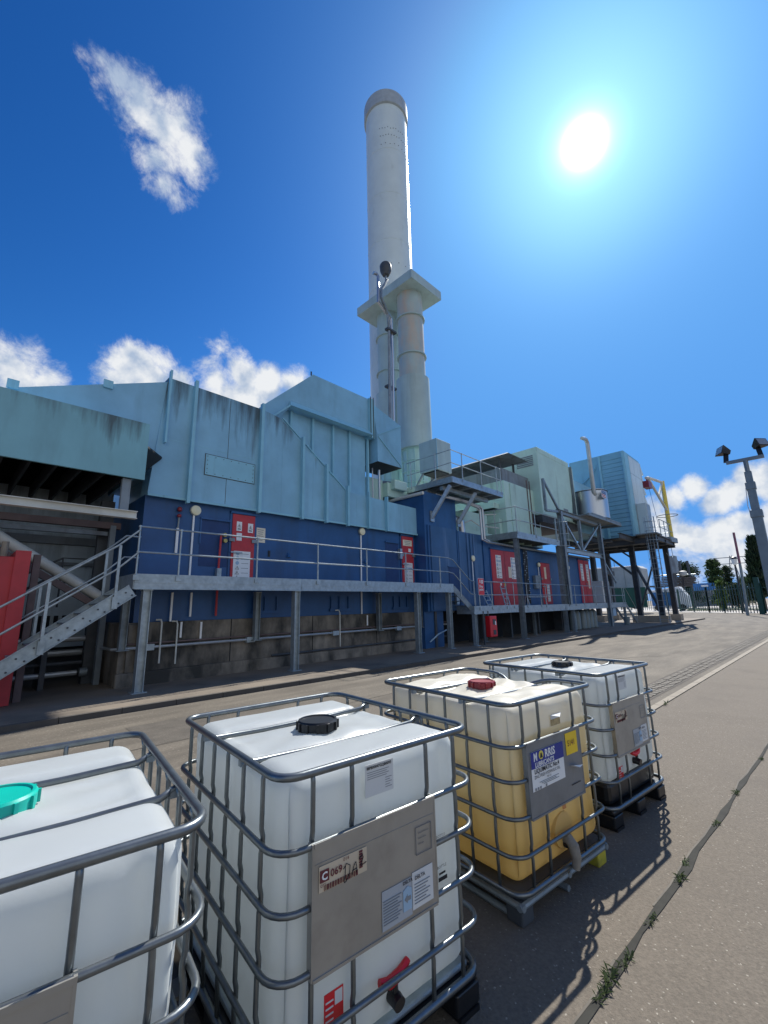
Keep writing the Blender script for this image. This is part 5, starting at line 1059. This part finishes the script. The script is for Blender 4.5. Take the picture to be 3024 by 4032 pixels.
fence_run((61.9, 4.7), (70.5, 10.6), 'dark green palisade fence right of the filter house, gate side', 19, posts=3)
fence_run((70.5, 10.6), (80.1, 17.2), 'dark green palisade fence middle run just right of filter house legs', 21, posts=3)
fence_run((80.1, 17.2), (92, 27.5), 'dark green palisade fence far run seen under the filter house', 24, posts=4)
fence_run((61.9, 4.7), (59.5, -3), 'dark green palisade fence nearest run leaving the frame at right', 14, posts=2)
gp = tag(MB().box(61.6, 62.1, 4.5, 4.95, 0, 3.9).build('gate_post', M_fgr), 'thick dark green gate post at the bend of the palisade fence', 'post')
# green hoarding panel and trailer behind the walkway
hd2 = tag(MB().box(60, 60.2, 15.0, 24, .9, 3.3).build('green_hoarding', M_hoard), 'plain dark green hoarding behind the end of lower walkway', 'hoarding')
tr = thing('trailer_body', 'long grey rounded trailer body parked beyond the green hoarding', 'trailer', (70, 24, 0))
P0 = at('q', 215, 720, X=66); 
MB().prismx([(16.6, 2.6), (30.0, 2.6), (30.0, 6.0), (29.6, 6.4), (17.1, 6.4), (16.6, 6.0)][::-1], 66, 69).build('box', M_tgrey, tr, bevel=.1)
rb = MB()
for i in range(10): rb.box(65.97, 66, 17.5+i*1.25, 17.53+i*1.25, 2.7, 6.2)
rb.build('seam', M_grey, tr)
for y in (18, 27.5): MB().tube([(66.1, y, 1.2), (66.5, y, 1.2)], .6, 16).build('wheel', M_black, tr); 
MB().box(66.2, 68.8, 17, 29.6, 1.7, 2.6).build('chassis', M_dsteel, tr)
def dirpt(c, x, y, dist): ox, oy, s_ = CR[c]; d = ray(ox+x*s_, oy+y*s_); hl = math.hypot(d.x, d.y); return Vector((d.x/hl*dist, d.y/hl*dist, H+d.z/hl*dist))
q = at('p', 750, 1815, Z=0); SD = min(135, math.hypot(q.x, q.y)); SHH = dirpt('p', 750, 1655, SD).z; print('shed', SD, SHH)
sh = thing('storage_shed', 'long grey corrugated shed wall beyond the palisade fence', 'shed', dirpt('p', 750, 1700, SD)); a_ = dirpt('p', 430, 1640, SD); b_ = dirpt('p', 1250, 1655, SD-3)
wl = MB(); nseg = 90; dd_ = Vector((b_.x-a_.x, b_.y-a_.y, 0)); nrm = dd_.normalized().cross(Vector((0, 0, 1)))
for i in range(nseg):
    q0 = Vector((a_.x, a_.y, 0))+dd_*(i/nseg); q1 = Vector((a_.x, a_.y, 0))+dd_*((i+1)/nseg); o1 = nrm*(.08 if i % 2 else 0); o2 = nrm*(0 if i % 2 else .08)
    wl.add([q0+o1, q1+o2, q1+o2+Vector((0, 0, SHH)), q0+o1+Vector((0, 0, SHH))], [(0, 1, 2, 3)])
wl.build('wall', M_shed, sh, fix=False); MB().bar(Vector((a_.x, a_.y, SHH/2-.1))-nrm*.8, Vector((b_.x, b_.y, SHH/2-.1))-nrm*.8, 1.2, SHH-.2).build('store', M_shed, sh)
ly_ = struct(MB().add([(63, 2, .003), (120, -10, .003), (150, 30, .003), (90, 40, .003)], [(0, 1, 2, 3)]).build('yard_beyond_fence', mat('pale_yard', (.42, .40, .37), .9, var=.15, vs=.2), fix=False))
g = dirpt('p', 700, 1780, 84); gs = MB()
# substation plant
ss = thing('substation_transformers', 'stacked insulator banks of an outdoor substation beyond the fence', 'substation', dirpt('p', 560, 1700, 110))
for i, px in enumerate((400, 545, 675)):
    for j in range(6): q = dirpt('p', px, 1500+j*20, 110); MB().bar(q-Vector((.35, -.95, 0)), q+Vector((.35, -.95, 0)), 1.2, .24).build('insulator_stack', mat('insulator_brown', (.09, .08, .08), .5, var=.2), ss)
q = dirpt('p', 540, 1600, 110); MB().bar(q-Vector((2.2, -5.6, 0)), q+Vector((2.2, -5.6, 0)), .5, .35).build('busbar_frame', M_dsteel, ss)
for px in (440, 600, 700): q = dirpt('p', px, 1590, 111); MB().bar((q.x, q.y, 0), (q.x, q.y, q.z+5), .4, .4).build('support', M_dsteel, ss)
q = dirpt('p', 560, 1465, 110); MB().tube([q-Vector((1.2, -3.4, 0)), q+Vector((.9, -2.6, 0))], .14, 8).build('busbar', M_galv, ss)
for px in (470, 600): q = dirpt('p', px, 1455, 109); MB().lathe(q, [(.2, -.4), (.7, -.2), (.7, .5), (.3, .7)], 12).build('bushing', M_tgrey, ss)
q = dirpt('p', 470, 1400, 108); MB().bar((q.x, q.y, 0), (q.x, q.y, q.z+1), .9, .9).build('antenna_mast', M_dsteel, ss); q = dirpt('p', 480, 1340, 108); MB().bar(q-Vector((0, 0, 1.8)), q+Vector((0, 0, 1.8)), 2.2, 1.2).build('antenna_panel', M_grey, ss)
vh = thing('white_van', 'white van with blue side parked just beyond the fence', 'van', dirpt('p', 420, 1700, 84)); q = dirpt('p', 430, 1700, 84); q.z = 0
MB().hull([q+Vector((x, y, z)) for x in (-1, 1) for y, z in ((-2.6, .5), (2.4, .5), (2.6, 3.2), (-1.6, 3.7), (-2.5, 2.3))]).build('body', M_white, vh, bevel=.1); MB().box(q.x-1.03, q.x-1.001, q.y-.5, q.y+2.4, .8, 2.9).build('side_panel', M_bluep, vh)
for dy in (-1.7, 1.6): MB().tube([q+Vector((-1.05, dy, .5)), q+Vector((-.8, dy, .5))], .5, 14).build('wheel', M_black, vh)
cn = thing('blue_container', 'small bright blue container roof showing above the fence', 'container', dirpt('p', 860, 1610, 96)); q = dirpt('p', 855, 1590, 96)
MB().bar((q.x-.2, q.y+1.5, q.z-.4), (q.x+.2, q.y-1.5, q.z-.4), 2.4, 1.3).build('body', M_bluep, cn); MB().bar((q.x-1.25, q.y+.2, q.z-.2), (q.x-1.2, q.y-.8, q.z-.2), .1, .3).build('panel', M_white, cn)
# street lamp, barrier pole, pylons
q = dirpt('p', 1245, 1340, 74); sl_ = thing('street_lamp', 'black lantern street lamp among the trees beyond the fence', 'street lamp', (q.x, q.y, 0))
MB().tube([(q.x, q.y, 0), (q.x, q.y, q.z)], [.16, .10], 8).build('post', M_black, sl_); MB().lathe((q.x, q.y, q.z), [(.16, 0), (.26, .15), (.36, .75), (.35, .78)], 10).build('lantern', M_white, sl_); MB().lathe((q.x, q.y, q.z+.78), [(.44, 0), (.3, .22), (.06, .32)], 10).build('roof', M_black, sl_)
a_ = at('p', 1385, 1860, X=57); b_ = at('p', 1228, 940, X=57)
bp2 = tag(MB().tube([(a_.x, a_.y, 0), (a_.x, b_.y, b_.z*.55), (b_.x, b_.y, b_.z)], [.13, .12, .08], 8).build('barrier_pole', M_graf), 'slim raised grey barrier pole in front of the palisade fence', 'pole')
MB().tube([(b_.x-.02, b_.y, b_.z*.62), (b_.x-.02, b_.y, b_.z+.01)], .105, 8).build('red_sleeve', mat('faded_red', (.25, .10, .14), .6), bp2)
def pylon(c, x, ytop, dist, label, w_=9):
    q = dirpt(c, x, ytop, dist); t = thing('lattice_pylon', label, 'pylon', (q.x, q.y, 0), 'distant lattice pylons'); b = MB(); top = q.z
    u_p = Vector((-q.y, q.x, 0)).normalized()
    for s_ in (-1, 1):
        b.bar(Vector((q.x, q.y, 0))+u_p*s_*w_*.4, Vector((q.x, q.y, top))+u_p*s_*.5, .35, .35)
    for k in range(8):
        z = top*k/8; z2 = top*(k+1)/8; w0 = w_*.4*(1-k/8)+.5*k/8; w1 = w_*.4*(1-(k+1)/8)+.5*(k+1)/8
        b.bar(Vector((q.x, q.y, z))+u_p*w0, Vector((q.x, q.y, z2))-u_p*w1, .18, .18); b.bar(Vector((q.x, q.y, z))-u_p*w0, Vector((q.x, q.y, z2))+u_p*w1, .18, .18)
    b.build('tower', M_grey, t); ar = MB()
    for z, l_ in ((top*.96, w_*.8), (top*.82, w_)): ar.bar(Vector((q.x, q.y, z))-u_p*l_, Vector((q.x, q.y, z))+u_p*l_, .3, .4)
    ar.build('cross_arm', M_grey, t)
pylon('p', 1190, 1225, 330, 'tall lattice pylon rising behind the middle trees', 11); pylon('p', 910, 1490, 420, 'thin far lattice mast just left of the middle conifer', 4)
q = dirpt('q', 462, 590, 240); ms_ = tag(MB().tube([(q.x, q.y, 0), (q.x, q.y, q.z)], .15, 6).build('radio_mast', M_grey), 'very thin distant mast seen under the filter house', 'mast')
# trees: trunk, limbs and a crown of many leaf clumps
def tree(px0, px1, ytop, dist, kind, label, c='p', seed=0, n=1500, ybot=None):
    rnd = random.Random(seed); l_ = dirpt(c, px0, 1700, dist); r__ = dirpt(c, px1, 1700, dist); tp = dirpt(c, (px0+px1)/2, ytop, dist)
    base = Vector(((l_.x+r__.x)/2, (l_.y+r__.y)/2, 0)); W = (Vector((r__.x, r__.y, 0))-Vector((l_.x, l_.y, 0))).length/2; Ht = tp.z
    t = thing('conifer_tree' if kind == 'cone' else 'broadleaf_tree', label, 'tree', base, 'trees beyond the fence')
    tr_ = MB().tube([base, base+Vector((.1, .1, Ht*.5)), base+Vector((0, 0, Ht*.93))], [W*.09+.08, W*.06+.05, .03], 8)
    for i in range(14):
        z = Ht*rnd.uniform(.2, .85); an = rnd.uniform(0, 6.28); L_ = W*(.8 if kind != 'cone' else .9*(1-z/Ht)); tr_.tube([base+Vector((0, 0, z)), base+Vector((math.cos(an)*L_, math.sin(an)*L_, z+L_*.3))], [.07, .02], 5)
    tr_.build('trunk', M_bark, t)
    lf = MB(); clumps = []
    nc = 110 if kind == 'cone' else 90
    for i in range(nc):
        k = rnd.random()**.8; z = Ht*(.10+.88*k); an = rnd.uniform(0, 6.28)
        if kind == 'cone': rad = W*(1.02-(z/Ht)**1.3)*rnd.uniform(.45, 1.05); sz = W*.26*(1.15-z/Ht)+.12
        else: rad = W*math.sqrt(max(.02, 1-((z/Ht-.42)/.6)**2))*rnd.uniform(.15, .98); sz = W*rnd.uniform(.18, .36)
        clumps.append((base+Vector((math.cos(an)*rad, math.sin(an)*rad, z)), sz))
    for c_, sz in clumps:
        for j in range(int(n*1.5)//nc):
            v = Vector((rnd.gauss(0, 1), rnd.gauss(0, 1), rnd.gauss(0, .9)))*sz*.55; p = c_+v; s_ = rnd.uniform(.14, .32)*(Ht/9)**.5*1.35
            a_ = Vector((rnd.gauss(0, 1), rnd.gauss(0, 1), rnd.gauss(0, 1))).normalized()
            if kind == 'cone': a_ = (Vector((v.x, v.y, .9*abs(v.length)+.2))).normalized()
            b_ = a_.cross(Vector((rnd.gauss(0, 1), rnd.gauss(0, 1), rnd.gauss(0, 1)))).normalized()
            lf.add([p-b_*s_*.45, p+b_*s_*.45, p+a_*s_*(2.1 if kind == 'cone' else 1.2)], [(0, 1, 2)])
    lf.build('crown', {'cone': M_leafd, 'mid': M_leafm, 'light': M_leafl, 'dark': M_leafd}[kind], t, fix=False)
tree(470, 880, 1330, 130, 'dark', 'broad dark evergreen behind the substation insulators', seed=1, n=4200)
tree(920, 1150, 1270, 96, 'mid', 'tall leafy tree left of the street lamp', seed=2, n=3200)
tree(1080, 1290, 1350, 104, 'dark', 'ragged dark tree directly behind the street lamp', seed=3, n=1700)
tree(1435, 1760, 1000, 80, 'cone', 'tall dark conifer behind the floodlight mast at right edge', seed=4, n=6500)
tree(1000, 1150, 1545, 80, 'light', 'small bright green bush tree just behind the fence', seed=5, n=1800)
tree(1280, 1480, 1500, 120, 'mid', 'low rounded tree right of the street lamp', seed=6, n=1700)
tree(1130, 1400, 1570, 100, 'dark', 'dark spreading shrub mass below the street lamp', seed=8, n=1900)
for i, (x0_, x1_, yt) in enumerate(((380, 520, 675), (500, 640, 668), (610, 730, 685))): tree(x0_, x1_, yt, 200, 'dark', ('dark treetop above trailer, left of the three', 'dark treetop above the middle of the trailer', 'dark treetop above the right end of the trailer')[i], c='q', seed=20+i, n=900)
gv = MB(); rnd = random.Random(3)
for i in range(1500):
    q = dirpt('p', rnd.uniform(640, 1600), 1800, rnd.uniform(79, 88)); h_ = rnd.uniform(.2, .7); gv.add([(q.x-.06, q.y, 0), (q.x+.06, q.y, 0), (q.x+rnd.uniform(-.2, .2), q.y+rnd.uniform(-.2, .2), h_)], [(0, 1, 2)])
o = gv.build('grass_strip', M_leafl, fix=False); o['kind'] = 'stuff'; tag(o, 'rough green grass growing beyond the palisade fence', 'grass')
# far ground cover: hedge line on the horizon
hg = MB()
for i in range(2600):
    an = R(rnd.uniform(20, 95)); d_ = rnd.uniform(230, 300); h_ = rnd.uniform(.5, 7.5)*(.6+.4*math.sin(an*60)); x = math.cos(an)*d_; y = math.sin(an)*d_; s_ = rnd.uniform(.8, 2.0)
    hg.add([(x-s_, y, h_-s_), (x+s_, y+s_, h_-s_), (x+rnd.uniform(-1, 1), y, h_+s_)], [(0, 1, 2)])
o = hg.build('distant_hedge', M_leafd, fix=False); o['kind'] = 'stuff'; tag(o, 'continuous dark hedge line along the far horizon', 'hedge')
# weeds in the slab joint
WS = [(1.95, .07), (2.35, .10), (2.48, .12), (2.62, .09), (3.02, .07), (3.55, .10), (3.78, .06), (4.55, .07), (5.35, .09), (6.6, .06)]
WL = ['tuft of weeds at the near end of the slab joint', 'leafy weed in the joint nearest the bottom edge', 'tall thin weed with upright blades in the slab joint', 'spreading weed tuft just past the tall blades', 'small star shaped weed in the slab joint by yellowed container shadow', 'broad leafed weed where the cage shadow meets the joint', 'tiny weed tuft past the broad leafed one', 'low weed beside the far container shadow', 'lone green weed with long stalks in sunlit joint', 'small dark weed at far end of the joint']
for i, (x, s_) in enumerate(WS):
    rnd = random.Random(40+i); y = JY(x)+rnd.uniform(-.02, .02); lf = MB()
    for k in range(34):
        an = rnd.uniform(0, 6.28); L_ = s_*.46*rnd.uniform(.4, 1.25); el_ = rnd.uniform(.15, 1.2); ox = rnd.uniform(-.06, .06); oy = rnd.uniform(-.012, .012)
        d = Vector((math.cos(an)*math.cos(el_), math.sin(an)*math.cos(el_), math.sin(el_))); sd = d.cross(Vector((0, 0, 1))).normalized()*rnd.uniform(.002, .005); p = Vector((x+ox, y+oy, .01))
        m_ = p+d*L_*.55; t_ = p+d*L_+Vector((0, 0, -L_*.2)); lf.add([p-sd*.4, p+sd*.4, m_+sd, t_, m_-sd], [(0, 1, 2, 3, 4)])
    tag(lf.build('weed', M_weed, fix=False), WL[i], 'weed', 'weeds in the slab joint')
for i, x in enumerate((8.0, 8.9)):
    lf = MB(); rnd = random.Random(70+i)
    for k in range(20):
        an = rnd.uniform(0, 6.28); L_ = .09*rnd.uniform(.5, 1.2); d = Vector((math.cos(an)*.6, math.sin(an)*.6, .6)); p = Vector((x+rnd.uniform(-.1, .1), AY(x)-.02, .02)); sd = Vector((d.y, -d.x, 0))*.015; lf.add([p-sd, p+sd, p+d*L_], [(0, 1, 2)])
    tag(lf.build('weed', M_weed, fix=False), ('sparse weed on the pale kerb edging behind the last container', 'sparse weed on kerb edging a little farther along')[i], 'weed', 'weeds on the kerb edging')
